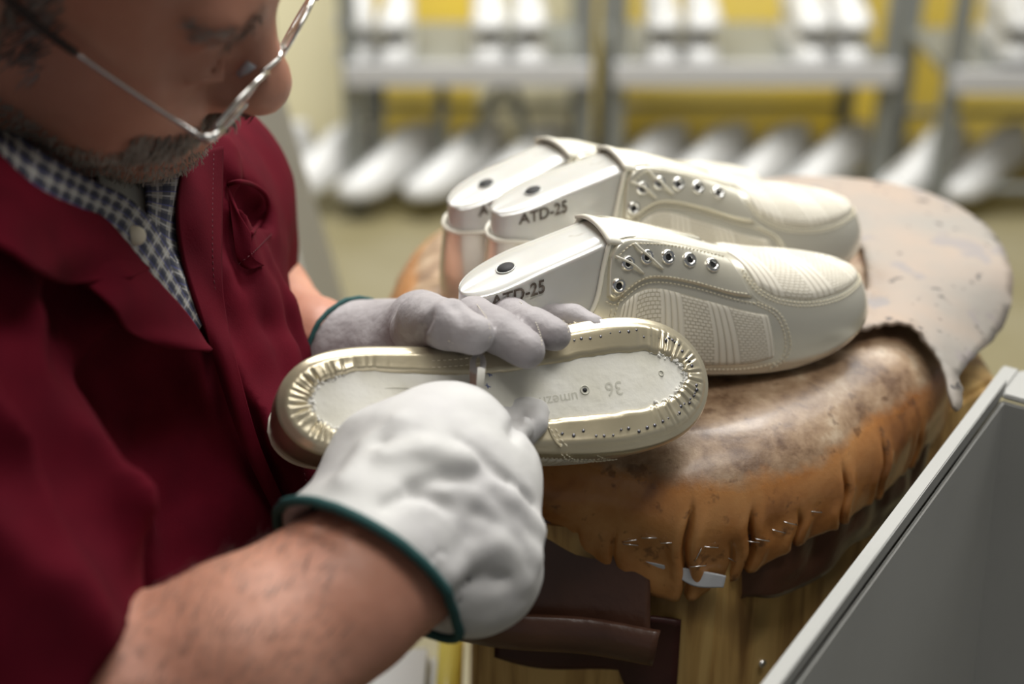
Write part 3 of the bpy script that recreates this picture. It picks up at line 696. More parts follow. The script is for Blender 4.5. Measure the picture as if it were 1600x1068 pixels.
# ------------------------------------------------------------------ padded wooden block
HEMZ = .785
pad_px = [(700, 800, .80), (830, 838, HEMZ), (950, 872, HEMZ - .005), (1060, 903, HEMZ - .008), (1140, 893, HEMZ - .006), (1240, 858, HEMZ), (1340, 800, HEMZ), (1430, 728, HEMZ), (1482, 650, HEMZ)]
pad_xy = [G(a, b, z)[:2] for a, b, z in pad_px]
pad_xy += [np.array(p) for p in [(.325, 1.00), (.305, 1.12), (.20, 1.19), (.04, 1.19), (-.075, 1.10), (-.098, .96), (-.085, .84)]]
pad_xy[0] = np.array((-.055, .765))
OUT = crom(pad_xy, 400, closed=True); PC = np.array([.11, .93])
ang = np.unwrap(np.arctan2(OUT[:, 1] - PC[1], OUT[:, 0] - PC[0])); rad = np.hypot(OUT[:, 0] - PC[0], OUT[:, 1] - PC[1])
if ang[-1] < ang[0]: ang = ang[::-1]; rad = rad[::-1]
def padR(t):
    t = np.asarray(t, float); a0 = ang[0]; return np.interp((t - a0) % (2 * math.pi), np.append(ang - a0, 2 * math.pi), np.append(rad, rad[0]))
NT = 1800; TH = np.linspace(0, 2 * math.pi, NT, False); R_ = padR(TH)
kk = np.exp(-.5 * (np.arange(-45, 46) / 17) ** 2); kk /= kk.sum(); R_ = np.convolve(np.concatenate([R_[-45:], R_, R_[:45]]), kk, 'valid')
def th_of(px, py, z): p = G(px, py, z); return math.atan2(p[1] - PC[1], p[0] - PC[0]) % (2 * math.pi)
creases = [(th_of(1078, 850, .81), 1.0, .9), (th_of(1180, 830, .81), .9, .8), (th_of(1240, 790, .81), .6, .6), (th_of(1145, 850, .8), .35, .4), (th_of(1300, 750, .81), .9, .9), (th_of(1350, 710, .81), .9, .9), (th_of(1392, 660, .81), .6, .7), (th_of(960, 820, .81), .3, .4), (th_of(900, 800, .81), .2, .3), (th_of(1430, 640, .82), .5, .5)]
hem = smooth(np.cos(TH * 3), -1, 1) * .004
hz = np.array([HEMZ] * NT) - .022 * np.exp(-(((TH - th_of(850, 838, HEMZ) + math.pi) % (2 * math.pi) - math.pi) / .45) ** 2) + vnoise(np.stack([TH * 1.2, 0 * TH, 0 * TH], -1), 4, 5) * .005
t1 = th_of(1080, 900, HEMZ); dth = np.abs((TH - t1 + math.pi) % (2 * math.pi) - math.pi); hz = hz - .012 * np.exp(-(dth / .16) ** 2)
def BACKLOW(x, y): return .019 * smooth(np.asarray(y) - .25 * (np.asarray(x) - .1), .955, 1.02) * (1 - smooth(np.asarray(x), .24, .30))
RC = .058    # softness of the rim
rows = []; wear = []
prof = [(0, 0)]
for t in np.linspace(.08, 1, 26): prof.append(('top', t))
for a in np.linspace(4, 90, 24): prof.append(('arc', math.radians(a)))
for t in np.linspace(.06, 1, 18): prof.append(('side', t))
for k, pr in enumerate(prof):
    if k == 0: r = R_ * .02; z = np.full(NT, PADZ)
    elif pr[0] == 'top': r = (R_ - RC) * pr[1]; z = np.full(NT, PADZ) - .0015 * pr[1] ** 4
    elif pr[0] == 'arc': r = R_ - RC + RC * math.sin(pr[1]); z = PADZ - .0015 - RC * .78 * (1 - math.cos(pr[1]))
    else:
        ztop = PADZ - .0015 - RC * .78; r = R_ - .003 * pr[1] ** 2; z = ztop + (hz - ztop) * pr[1]
    z = z + 0 * R_; low = smooth(PADZ - z, .030, .062)
    g = np.zeros(NT); b = np.zeros(NT)
    for tc, dep, up in creases:
        wob = .006 * math.sin(k * .35 + tc * 9); d = (TH - tc - wob + math.pi) % (2 * math.pi) - math.pi
        lim = smooth(PADZ - z, .075 - .055 * up, .080 - .03 * up)
        g += dep * np.exp(-(d / .0055) ** 2) * lim; b += dep * (np.exp(-((d - .026) / .018) ** 2) + .7 * np.exp(-((d + .024) / .016) ** 2)) * lim
    P = np.stack([PC[0] + r * np.cos(TH), PC[1] + r * np.sin(TH), z], -1)
    r2 = r + (-.0085 * g + .0032 * b + vnoise(P, 38, 2) * .0028 * low + vnoise(P, 14, 7) * .004 * low)
    zz = z - .0018 - BACKLOW(P[:, 0], P[:, 1]) * (1 - low) + vnoise(P, 10, 3) * .0020 * (1 - low) + vnoise(P, 40, 4) * .0004 * (1 - low)
    rows.append(np.stack([PC[0] + r2 * np.cos(TH), PC[1] + r2 * np.sin(TH), zz], -1))
    wear.append(1.0 - smooth(PADZ - z, .006, .040) + vnoise(P, 12, 8) * .12 - .55 * smooth(-(P[:, 0] - .08), .0, .07) * smooth(PADZ - z, .002, .012))
P = rows[-1].copy(); c3 = np.array([PC[0], PC[1], 0]); P[:, :2] = PC + (P[:, :2] - PC) * .985; rows.append(P); wear.append(wear[-1])
P = P.copy(); P[:, :2] = PC + (P[:, :2] - PC) * .6; P[:, 2] += .02; rows.append(P); wear.append(wear[-1])
block = thing('lasting_stool', 'wooden block with a tan leather padded top on which the shoes stand', 'work stool', (PC[0], PC[1], 0))
def rel(o, parent):           # parent while keeping world coordinates
    o.parent = parent; o.matrix_parent_inverse = Matrix.Translation(parent.location).inverted(); return o
pad = rel(MB().grid(np.array(rows), closed_v=True).build('leather_cushion', M['pad']), block)
at = pad.data.attributes.new('wear', 'FLOAT', 'POINT'); at.data.foreach_set('value', np.concatenate(wear).astype(np.float32))
def padpt(theta, zz, off=0.001):
    R0 = np.interp(theta % (2 * math.pi), TH, R_) - .004 * ((.812 - zz) / .03 if zz < .812 else 0) ** 2 + off
    return np.array([PC[0] + R0 * math.cos(theta), PC[1] + R0 * math.sin(theta), zz])
# staples along the skirt
stp = [(984, 843, .3), (1014, 838, .1), (1045, 843, .1), (1110, 852, -.1), (1091, 883, .1), (1090, 868, 1.2), (1180, 845, -.2), (1190, 842, -.3), (1216, 829, -.4), (1234, 814, -.4), (1273, 798, -.3), (1140, 870, -.6), (985, 848, 0)]
SP = pad_grid = np.array(rows)
for px, py, a in stp:
    # the point of the skirt seen at this place of the leather
    best = None; flat = SP[26:-2].reshape(-1, 3); v = flat - CAM; dd = v @ FW; u = 800 + FPX * (v @ RT) / dd; w_ = 534 - FPX * (v @ UP) / dd
    e = (u - px) ** 2 + (w_ - py) ** 2 + (dd > 1.0) * 1e6; q = flat[np.argmin(e)]
    n = nrm([q[0] - PC[0], q[1] - PC[1], 0]); t = np.cross([0, 0, 1], n); dr = t * math.cos(a) + np.array([0, 0, 1]) * math.sin(a); p = q + n * .0012
    rel(MB().tube([p - dr * .0048 - n * .002, p - dr * .0044, p + dr * .0044, p + dr * .0048 - n * .002], .00035, 6).build('staple', M['steel']), block)
# dark leather layer below the tan one
t0 = th_of(1140, 900, HEMZ); t2 = th_of(1482, 640, HEMZ)
def strip(name, ta, tb, zt, zb, off, m, n=80, wav=.003, seed=1, jag=.004):
    tt = np.linspace(ta, tb, n); rows = []
    for k, f in enumerate(np.linspace(0, 1, 16)):
        z = zt + (zb - zt) * f; P = []
        for t in tt:
            z_ = z + (vnoise(np.array([t * 6, 0, 0]), 1.3, seed) * jag if f > .9 else 0)
            Rb = np.interp(t % (2 * math.pi), TH, R_) + off + vnoise(np.array([t * 8, f * 2, 0]), 1.6, seed + 3) * wav
            P.append([PC[0] + Rb * math.cos(t), PC[1] + Rb * math.sin(t), z_])
        rows.append(P)
    return sheet(name, np.array(rows), .0025, m)
t0 = th_of(840, 850, HEMZ) ; t1b = th_of(1500, 600, HEMZ)
rel(strip('dark_leather_layer', th_of(1120, 900, HEMZ) - .02, t1b, .80, .748, -.007, M['darkleather'], seed=4), block)
rel(strip('dark_leather_layer', th_of(700, 820, HEMZ), th_of(1065, 905, HEMZ), .80, .772, -.018, M['darkleather'], seed=6), block)
# white scrap of lining sticking out at the corner
cn = [[W(975, 868, .862), W(1040, 882, .850), W(1105, 893, .847), W(1134, 899, .849)], [W(985, 880, .864), W(1042, 889, .851), W(1095, 904, .848), W(1132, 908, .850)], [W(990, 884, .866), W(1045, 894, .852), W(1085, 915, .849), W(1130, 917, .851)]]
rel(sheet('lining_scrap', surf(cn, 10, 24), .0012, M['paper']), block)
# the wooden block itself: an octagonal post, a little wider at the foot
corner = G(1133, 905, .775)[:2]; q2 = G(820, 870, .775)[:2]; q3 = G(1470, 700, .775)[:2]
e1 = nrm(q2 - corner); e2 = nrm(q3 - corner)
octo = [corner, corner + e2 * .30, corner + e2 * .38 + np.array([-.06, .12]), np.array([.17, 1.14]), np.array([.03, 1.14]), np.array([-.02, 1.05]), np.array([-.030, .86]), corner + e1 * .155]
V = []; F = []; k = len(octo)
for z, sc in ((.80, .97), (.775, .99), (.50, 1.03), (.25, 1.07), (0, 1.10)):
    for p in octo: V.append([PC[0] + (p[0] - PC[0]) * sc, PC[1] + (p[1] - PC[1]) * sc, z])
for i in range(4):
    for j in range(k): F.append((i * k + j, i * k + (j + 1) % k, (i + 1) * k + (j + 1) % k, (i + 1) * k + j))
F += [tuple(range(k))[::-1], tuple(range(4 * k, 5 * k))]
wb = mesh_obj('wooden_block', V, F, M['wood'], None, smooth=False); fixn(wb)
bm = bmesh.new(); bm.from_mesh(wb.data); bmesh.ops.bevel(bm, geom=bm.edges[:], offset=.004, segments=3, affect='EDGES'); bm.to_mesh(wb.data); bm.free(); rel(wb, block)
# rolled flap and maroon patch on the near-left face; face runs from corner along e1
fn = np.array([e1[1], -e1[0]]); fn = fn if fn[1] < 0 else -fn
def face(u, z, off): 
    sc = .99 + (.775 - z) * .145; p = PC + (corner + e1 * u - PC) * sc + fn * off; return np.array([p[0], p[1], z])
rowsf = []
for f in np.linspace(0, 1, 30):
    u0 = np.linspace(.047 - .012 * f, .158, 30); r = []
    for u in u0:
        if f < .45: z = .803 - f * .146; off = -.010 + .057 * f
        else:
            a = (f - .45) / .55 * 4.6; rr_ = .0125; z = .737 - rr_ * math.sin(a); off = .0155 + rr_ * (1 - math.cos(a)) * .9 * (-1 if False else 1) * .6
        r.append(face(u, z, off + .002 * math.sin(u * 60)))
    rowsf.append(r)
rel(sheet('rolled_leather_flap', np.array(rowsf), .0026, M['darkleather']), block)
rowsf = [[face(u, z + .004 * math.sin(u * 40) - (.012 if u < .06 else 0) * (z < .72) + (u - .04) * .05, .005 + .0015 * math.sin(u * 70 + z * 90)) for u in np.linspace(.024, .140, 26)] for z in np.linspace(.740, .696, 12)]
rel(sheet('maroon_leather_patch', np.array(rowsf), .0022, M['maroonleather']), block)
sp = G(1190, 1034, .70); 
v = e2; fn2 = np.array([e2[1], -e2[0]]); fn2 = fn2 if fn2[1] < 0 else -fn2
p0 = PC + (corner + e2 * .04 - PC) * .99; 
d = None
for u in np.linspace(.005, .1, 60):
    for z in np.linspace(.60, .76, 60):
        sc = .99 + (.775 - z) * .145; p = PC + (corner + e2 * u - PC) * sc; q = np.array([p[0], p[1], z]); w3 = q - CAM; dd = w3 @ FW; e = (800 + FPX * (w3 @ RT) / dd - 1190) ** 2 + (534 - FPX * (w3 @ UP) / dd - 1034) ** 2
        if d is None or e < d[0]: d = (e, q)
q = d[1]; n3 = np.array([fn2[0], fn2[1], .05])
rel(MB().disc(q + n3 * .001, n3, .0028, 16, .0022).build('nail_head', M['steel']), block)

# ------------------------------------------------------------------ stiff hide lying over the back right of the pad
HZ = PADZ + .004
hp = [(1150, 292), (1215, 281), (1300, 280), (1400, 290), (1480, 318), (1545, 362), (1578, 420), (1577, 480), (1555, 525), (1520, 560), (1497, 590), (1502, 610), (1499, 640), (1487, 632), (1474, 580), (1460, 552), (1440, 530), (1415, 514), (1380, 514), (1345, 522), (1305, 528), (1290, 525), (1320, 500), (1352, 462), (1352, 410), (1340, 378), (1290, 345), (1210, 320)]
def hide_z(x, y):
    dx = x - PC[0]; dy = y - PC[1]; t = math.atan2(dy, dx) % (2 * math.pi); R0 = float(np.interp(t, TH, R_)); r = math.hypot(dx, dy)
    over = max(0, r - (R0 - RC * .75)); z = HZ - (1.2 + 5.5 * float(smooth(np.array(-dy), -.03, .08))) * over ** 2; 
    return max(z, .79)
poly = []
for a, b in hp:
    z = HZ
    for _ in range(14): p = G(a, b, z); z = .5 * z + .5 * hide_z(p[0], p[1])
    poly.append(p)
poly = crom(np.array(poly), 200, closed=True)
cx = poly.mean(0); bm = bmesh.new(); loop = [bm.verts.new((p[0] + .0003 * math.sin(i * 1.3), p[1] + .0003 * math.cos(i * 2.1), 0)) for i, p in enumerate(poly)]
f = bm.faces.new(loop); bmesh.ops.triangulate(bm, faces=[f])
for _ in range(5):
    es = [e for e in bm.edges if e.calc_length() > .008]
    if not es: break
    bmesh.ops.subdivide_edges(bm, edges=es, cuts=1); bmesh.ops.triangulate(bm, faces=[f for f in bm.faces if len(f.verts) > 3])
bmesh.ops.beautify_fill(bm, faces=bm.faces[:], edges=bm.edges[:])
for v in bm.verts:
    p = np.array([v.co.x, v.co.y, 0]); v.co.z = hide_z(v.co.x, v.co.y) + float(vnoise(p, 16, 3)) * .0016
    lft = smooth(np.array(.235 - v.co.x), 0, .05)
    edge = min(math.hypot(v.co.x - q_[0], v.co.y - q_[1]) for q_ in poly[::4]); v.co.z += .0045 * max(0, 1 - edge / .02) ** 2 * (v.co.y < .93) * (v.co.x < .27)
me = bpy.data.meshes.new('leather_hide'); bmesh.ops.recalc_face_normals(bm, faces=bm.faces); bm.to_mesh(me); bm.free(); me.polygons.foreach_set('use_smooth', [True] * len(me.polygons))
hide = link('leather_hide', me, M['suede']); so = hide.modifiers.new('thickness', 'SOLIDIFY'); so.thickness = .0028; so.offset = 0
tag(hide, 'stiff pinkish grey hide with black specks lying over the back right of the padded block', 'leather piece')
# rag tucked between hide and bin
rg = Sculpt(W(1500, 640, 1.1) - .12, W(1500, 640, 1.1) + .12, .004)
rg.path([W(1498, 590, 1.10), W(1512, 640, 1.09), W(1490, 690, 1.07), W(1462, 715, 1.05)], [.016, .020, .016, .010], k=.02).path([W(1520, 600, 1.12), W(1528, 650, 1.11)], [.008, .010], k=.006)
tag(rg.build('grey_rag', M['ash'], disp=lambda V: vnoise(V, 90, 3) * .003 + vnoise(V, 40, 3) * .004), 'crumpled grey rag stuffed between the padded block and the steel bin', 'rag')

# ------------------------------------------------------------------ grey steel bin
ZR = .835
o1 = G(1187, 1068, ZR); o2 = G(1600, 527, ZR); i2 = G(1566, 615, ZR)
u = nrm(o2 - o1); nr = np.array([u[1], -u[0], 0]);
wfl = abs(np.dot(i2 - o1, nr))                       # flange width
start = o1 - u * .22; lenL = np.dot(i2 - start, u)
bin_ = thing('steel_bin', 'open grey painted steel bin with a folded rim in the lower right corner', 'bin', tuple(start * [1, 1, 0] + [0, 0, 0]))
A_ = start; wid = .42; bw = .040; dp = .34
ri = nr
def bp(a, b, z): return A_ + u * a + ri * b + np.array([0, 0, z])
LB = lenL
def slab(name, pts, th, m=M['binmetal'], bev=.0012):
    """thick plate from four corners, thickness along its normal"""
    p = [np.array(x) for x in pts]; n = nrm(np.cross(p[1] - p[0], p[3] - p[0])) * th
    V = p + [x - n for x in p]; F = [(0, 1, 2, 3), (7, 6, 5, 4), (0, 4, 5, 1), (1, 5, 6, 2), (2, 6, 7, 3), (3, 7, 4, 0)]
    o = mesh_obj(name, V, F, m, None, smooth=False); fixn(o)
    bm = bmesh.new(); bm.from_mesh(o.data); bmesh.ops.bevel(bm, geom=bm.edges[:], offset=bev, segments=2, affect='EDGES'); bm.to_mesh(o.data); bm.free(); return rel(o, bin_)
slab('rim_flange', [bp(0, 0, 0), bp(LB + bw, 0, 0), bp(LB + bw, wfl, 0), bp(0, wfl, 0)][::-1], .004)
slab('rim_flange', [bp(LB, wfl, 0), bp(LB + bw, wfl, 0), bp(LB + bw, wid, 0), bp(LB, wid, 0)][::-1], .004)
slab('rim_lip', [bp(0, wfl - .001, .0012), bp(LB, wfl - .001, .0012), bp(LB, wfl + .0015, .0012), bp(0, wfl + .0015, .0012)], .010, bev=.0006)
tp = .030
slab('side_wall', [bp(0, wfl, -.004), bp(LB, wfl, -.004), bp(LB - tp, wfl + tp, -dp), bp(0, wfl + tp, -dp)], .0025)
slab('side_wall', [bp(0, 0, -.002), bp(LB + bw, 0, -.002), bp(LB + bw, 0, -.06), bp(0, 0, -.06)], .0025)
slab('back_wall', [bp(LB, wfl, -.004), bp(LB, wid, -.004), bp(LB - tp, wid, -dp), bp(LB - tp, wfl + tp, -dp)], .0025)
slab('bottom_panel', [bp(0, wfl + tp, -dp), bp(LB - tp, wfl + tp, -dp), bp(LB - tp, wid, -dp), bp(0, wid, -dp)], .0025)
slab('side_wall', [bp(0, wid, 0), bp(LB + bw, wid, 0), bp(LB + bw, wid, -dp), bp(0, wid, -dp)], .0025)
for a_, b_ in ((.03, .005), (LB + bw - .02, .005), (.03, wid + .005), (LB + bw - .02, wid + .005)):
    c_ = bp(a_, b_ + .01, 0); rel(box_obj('leg', (c_[0], c_[1], (ZR - dp) / 2 if False else (ZR - .06) / 2), (.025, .025, (ZR - .06)), M['binmetal']), bin_)

# ------------------------------------------------------------------ workshop behind
struct(box_obj('floor', (0, 2.5, -.05), (9, 9, .1), M['floor']))
struct(box_obj('wall_back', (0, 5.25, 1.5), (9, .1, 3), M['wall']))
struct(box_obj('ceiling', (0, 2.5, 3.25), (9, 9, .1), mat('ceiling_paint', (.8, .8, .78), .8)))
M['baseb'] = mat('baseboard_paint', (.45, .42, .30), .7)
struct(box_obj('baseboard_back', (0, 5.18, .06), (9, .03, .12), M['baseb']))
def rod(name, a, b, r, m, parent): return rel(MB().tube([a, b], r, 10).build(name, m), parent)
def make_lump():
    """a pale last seen from far off: low heel, waist, rounded toe"""
    ph = np.linspace(0, 2 * math.pi, 28, False); rows = []
    for f in (0, .06, .2, .45, .7, .9, 1): rows.append(S(ph, f + 0 * ph))
    s = (1 - np.cos(ph)) / 2; T = rows[-1]; c = np.stack([L * (.04 + .885 * s), shC(s), shZt(.04 + .885 * s)], -1); rows.append(c)
    c0 = rows[0].copy(); c0[:, 1] = 0; rows.insert(0, c0)
    return MB().grid(np.array(rows), closed_v=True).build('shoe_last', M['whiteshoe'])
lump = None
def put_last(x, y, z, rz, rx, label, group, ry=0, sc=1.0):
    global lump
    if lump is None: lump = make_lump(); o = lump
    else: o = lump.copy(); C.objects.link(o)
    o.rotation_mode = 'XYZ'; o.rotation_euler = (rx, ry, rz); o.location = (x, y, z); o.scale = (sc,) * 3
    tag(o, label, 'shoe last', group); return o
def gx(px, y, z):            # world x of an image column at given depth row
    v = np.array([0, y, z]) - CAM; return (px - 800) / FPX * (v @ FW)
def rack(x0, x1, y0, y1, shelves, label, name='shoe_rack', brace=False, hz=1.15):
    r = thing(name, label, 'rack', ((x0 + x1) / 2, (y0 + y1) / 2, 0))
    for x in (x0, x1):
        for y in (y0, y1): rel(box_obj('post', (x, y, hz / 2), (.035, .035, hz), M['rack']), r)
    for z in shelves:
        t = rel(box_obj('shelf', ((x0 + x1) / 2, (y0 + y1) / 2, z), (x1 - x0 + .02, y1 - y0 + .02, .012), M['rack']), r)
        rel(box_obj('shelf_lip', ((x0 + x1) / 2, y0 - .025, z + .002), (x1 - x0 + .02, .02, .05), M['tray']), r)
    if brace:
        z0 = .04; z1 = shelves[0] - .02; yb = y0 + .02
        for qa, qb in ((700, 787), (850, 795)): rod('brace', (gx(qa, yb, z0), yb, z0), (gx(qb, yb, z1), yb, z1), .013, M['rack'], r)
        for qa in (592, 690): rod('brace', (gx(qa, yb, z0), yb, z0), (gx(qa, yb, z1), yb, z1), .014, M['rack'], r)
    if False:
        xm = (x0 + x1) / 2 + .05; z0 = .04; z1 = shelves[0] - .02
        rod('brace', (xm - .05, y0 + .02, z0), (xm + .22, y0 + .02, z1), .012, M['rack'], r); rod('brace', (xm + .42, y0 + .02, z0), (xm + .2, y0 + .02, z1), .012, M['rack'], r)
        rod('brace', (xm - .1, y0 + .02, z0), (xm - .2, y0 + .02, z1), .014, M['rack'], r)
    for yy in (y0 + .02, y1 - .03): rod('rail', (x0, yy, .14 if yy > y0 + .1 else .07), (x1, yy, .14 if yy > y0 + .1 else .07), .010, M['rack'], r)
    return r
def gx(px, y, z):            # world x of an image column at given depth row
    v = np.array([0, y, z]) - CAM; return (px - 800) / FPX * (v @ FW)
YR = 3.10
ZS = 1.30 - (YR) * math.tan(PITCH - math.atan((534 - 112) / FPX))
ra = rack(gx(548, YR, ZS), gx(915, YR, ZS), YR, YR + .38, [ZS], 'grey steel rack on the left behind the worker, with crossed braces under its shelf', brace=True)
rb = rack(gx(965, YR, ZS), gx(1390, YR, ZS), YR, YR + .38, [ZS], 'grey steel rack in the middle background before the yellow panel')
rc = rack(gx(1480, YR, ZS), gx(1900, YR, ZS), YR - .05, YR + .33, [ZS], 'grey steel rack at the right edge of the background')
for k, (px, lab) in enumerate([(585, 'left rack, left pile'), (785, 'left rack, right pile'), (1068, 'middle rack, left pile'), (1290, 'middle rack, right pile'), (1625, 'right rack, cut by the frame edge')]):
    for j, w_ in enumerate(['bottom', 'top']):
        z = ZS + .008 + j * .068
        for i, dx in enumerate((-.045, .045)):
            put_last(gx(px, YR, ZS) + dx * 1.02, YR + .26, z + (.004 if j else 0), -math.pi / 2 + .08 * (k % 2), 0, f'pale last, {w_} {["left", "right"][i]} of four, {lab}', 'lasts piled on the rack shelves', sc=1.03)
n = 0
for rk, a, b, cnt in (('left', 440, 850, 5), ('middle', 1040, 1330, 4), ('right', 1480, 1580, 2)):
    for i in range(cnt):
        px = a + (b - a) * i / (cnt - 1)
        put_last(gx(px + 45, YR, .1), YR + .12, .105, -math.pi / 2 - .88, 0, f'pale last on low rails, {["first", "second", "third", "fourth", "fifth", "sixth", "seventh"][i]} from left in the {rk} rack', 'lasts on the low rails', ry=math.radians(12), sc=1.12)
yp = thing('yellow_partition', 'yellow low partition panel behind the racks', 'partition', (0, 4.3, 0))
YP = 3.62
def panel(px0, px1, z0, z1, m, name, y=YP): 
    xa, xb = gx(px0, y, .2), gx(px1, y, .2); return rel(box_obj(name, ((xa + xb) / 2, y, (z0 + z1) / 2), (xb - xa, .03, z1 - z0), m), yp)
panel(925, 1900, .0, .80, M['yellow'], 'panel'); panel(590, 745, .0, .6, M['yellow'], 'panel'); panel(430, 590, .0, .45, M['cream'], 'cream_panel'); panel(745, 925, .0, .5, M['cream'], 'cream_panel')
# pale post of the machine beside the worker
pst = thing('machine_leg', 'slanting pale grey metal post behind the worker', 'machine post', tuple(W(530, 520, 1.9) * [1, 1, 0]))
a, b = W(398, 180, 1.72), W(478, 430, 1.9); dz = nrm(b - a)
rel(MB().tube([a - dz * .3, a, b, b + dz * .75], [.042, .042, .042, .042], 4).build('post', M['post'], smooth=False), pst)
rel(MB().tube([a - dz * .3 + [-.005, -.045, 0], b + dz * .75 + [-.005, -.045, 0]], [.013, .013], 8).build('round_rail', M['post']), pst)
# pale tub with a yellow rim below the forearm
c = W(628, 1110, 1.05); ye = W(712, 1020, .93); yt = W(735, 1100, .90)
tub = thing('plastic_tub', 'white plastic tub with a yellow edge below the bare forearm', 'tub', (c[0], c[1], 0))
rel(box_obj('tub_body', (c[0] - .025, c[1] + .02, c[2] / 2), (.10, .12, c[2]), M['whiteshoe'], bevel=.01), tub)
zr = c[2] + .004; xr = c[0] + .025 + .009
rel(MB().tube([(xr, c[1] - .05, zr), (xr, c[1] + .08, zr)], .010, 12).build('yellow_edge', mat('yellow_plastic', (.75, .62, .10), .4)), tub)
# ------------------------------------------------------------------ the worker
def sval(s, P):
    q = (np.asarray(P) - s.lo) / s.res; i = np.clip(np.floor(q).astype(int), 0, s.n - 2); f = q - i; r = 0
    for a in (0, 1):
        for b in (0, 1):
            for c in (0, 1):
                r = r + s.D[i[..., 0] + a, i[..., 1] + b, i[..., 2] + c] * (f[..., 0] if a else 1 - f[..., 0]) * (f[..., 1] if b else 1 - f[..., 1]) * (f[..., 2] if c else 1 - f[..., 2])
    return r
def hit(s, px, py, d0=.5, d1=1.3, default=None):
    ds = np.arange(d0, d1, .0015); P = np.array([W(px, py, d) for d in ds])
    ins = ((P > s.lo) & (P < s.lo + s.res * (s.n - 1))).all(axis=1)
    v = np.where(ins, sval(s, np.clip(P, s.lo, s.lo + s.res * (s.n - 1.01))), 1); k = np.argmax(v < 0)
    if v[k] >= 0: return default
    return ds[k]
def plane_cut(s, p, n, keep_side=1, lim=None):
    """remove what lies beyond the plane (n points to the removed side), near p only"""
    lim = lim or .16; sl, P = s.region(np.array(p) - lim, np.array(p) + lim, 0)
    d = (P - np.array(p)) @ nrm(n); s.D[sl] = np.maximum(s.D[sl], d)
# ---- head frame
Fh = camdir(.83, -.52, -.17); Uh = np.array(camdir(.46, .48, .745)); Uh = nrm(Uh - Fh * Uh.dot(Fh)); Lh = np.cross(Uh, Fh)
HS = 1.0
NOSE = W(418, 150, .735)
HO_ = NOSE - HS * (.120 * Fh - .030 * Uh)
def H(x, y, z): return HO_ + HS * (x * Fh + y * Lh + z * Uh)
RH = np.stack([Fh, Lh, Uh], axis=1)
lo = np.min([H(-.12, 0, 0), H(.1, 0, .2), W(-330, 1250, .60), W(640, 300, .95), W(-100, 0, .55), W(-300, -300, .8)], axis=0) - .06
hi = np.max([H(.1, 0, .15), W(640, 500, 1.05), W(700, 1000, .75), H(0, .08, .13), W(-100, 300, .95)], axis=0) + .05
lo = np.maximum(lo, [-.50, .40, .62]); hi = np.minimum(hi, [.02, 1.06, 1.32])
bd = Sculpt(lo, hi, .003)
bd.ell(H(-.008, 0, .045), HS * np.array([.100, .078, .090]), RH, .02)
bd.ell(H(.038, 0, -.010), HS * np.array([.058, .060, .085]), RH, .03)
for sd in (-1, 1):
    bd.cone(H(-.004, sd * .056, -.045), H(.070, sd * .020, -.092), HS * .020, HS * .020, .03)
    bd.ball(H(.058, sd * .040, -.020), HS * .028, .03); bd.ball(H(.050, sd * .046, -.055), HS * .024, .03)
    bd.ball(H(.082, sd * .030, -.052), HS * .018, .02)
bd.ball(H(.078, 0, -.096), HS * .024, .02); bd.ball(H(.045, 0, -.108), HS * .030, .03)
bd.cone(H(.086, -.034, .030), H(.086, .034, .030), HS * .012, HS * .012, .018)
for sd in (-1, 1):
    bd.ball(H(.104, sd * .033, .006), HS * .017, .012, '-'); bd.ell(H(.080, sd * .032, .006), HS * np.array([.014, .018, .013]), RH, .004)
    bd.path([H(.094, sd * .018, -.001), H(.0975, sd * .032, -.004), H(.090, sd * .046, -.001)], HS * .0028, .004)
    bd.path([H(.088, sd * .018, -.030), H(.088, sd * .034, -.052), H(.080, sd * .038, -.066)], HS * .0025, .006, '-')
bd.cone(H(.088, 0, .022), H(.112, 0, -.018), HS * .010, HS * .013, .012); bd.ball(H(.113, 0, -.026), HS * .0165, .008)
for sd in (-1, 1): bd.ball(H(.100, sd * .014, -.030), HS * .0115, .006); bd.ball(H(.106, sd * .008, -.042), HS * .004, .002, '-')
bd.path([H(.090, -.024, -.062), H(.101, 0, -.058), H(.090, .024, -.062)], HS * .0075, .008); bd.path([H(.086, -.020, -.078), H(.096, 0, -.078), H(.086, .020, -.078)], HS * .0085, .008)
bd.path([H(.094, -.026, -.071), H(.106, 0, -.069), H(.094, .026, -.071)], HS * .0022, .003, '-')
for sd in (-1, 1):
    c = H(-.012, sd * .079, .000); bd.ell(c, HS * np.array([.020, .009, .033]), RH, .008); bd.ell(H(-.008, sd * .088, .004), HS * np.array([.011, .006, .020]), RH, .004, '-')
    bd.ball(H(-.004, sd * .080, -.028), HS * .009, .006)
NB = W(-40, 420, .84)
bd.cone(H(-.035, 0, -.045), NB, .062, .070, .03)
# crease from jaw down the neck
# trunk hidden in the coat, carrying both arms
NS = W(-185, 470, .68); FS = W(300, 310, .98)
bd.cone(NS, FS, .055, .050, .04); bd.cone(W(60, 520, .88), W(130, 1050, .90), .10, .12, .05)
# right arm (nearest to us)
CUF = W(585, 893, .680)
bd.path([NS, W(-60, 860, .625), W(200, 1135, .632)], [.048, .036, .040], .02)
bd.path([W(190, 1135, .630), W(380, 1031, .645), W(532, 930, .668), W(620, 868, .697), W(680, 800, .725)], [.045, .0425, .0365, .033, .024], .02)
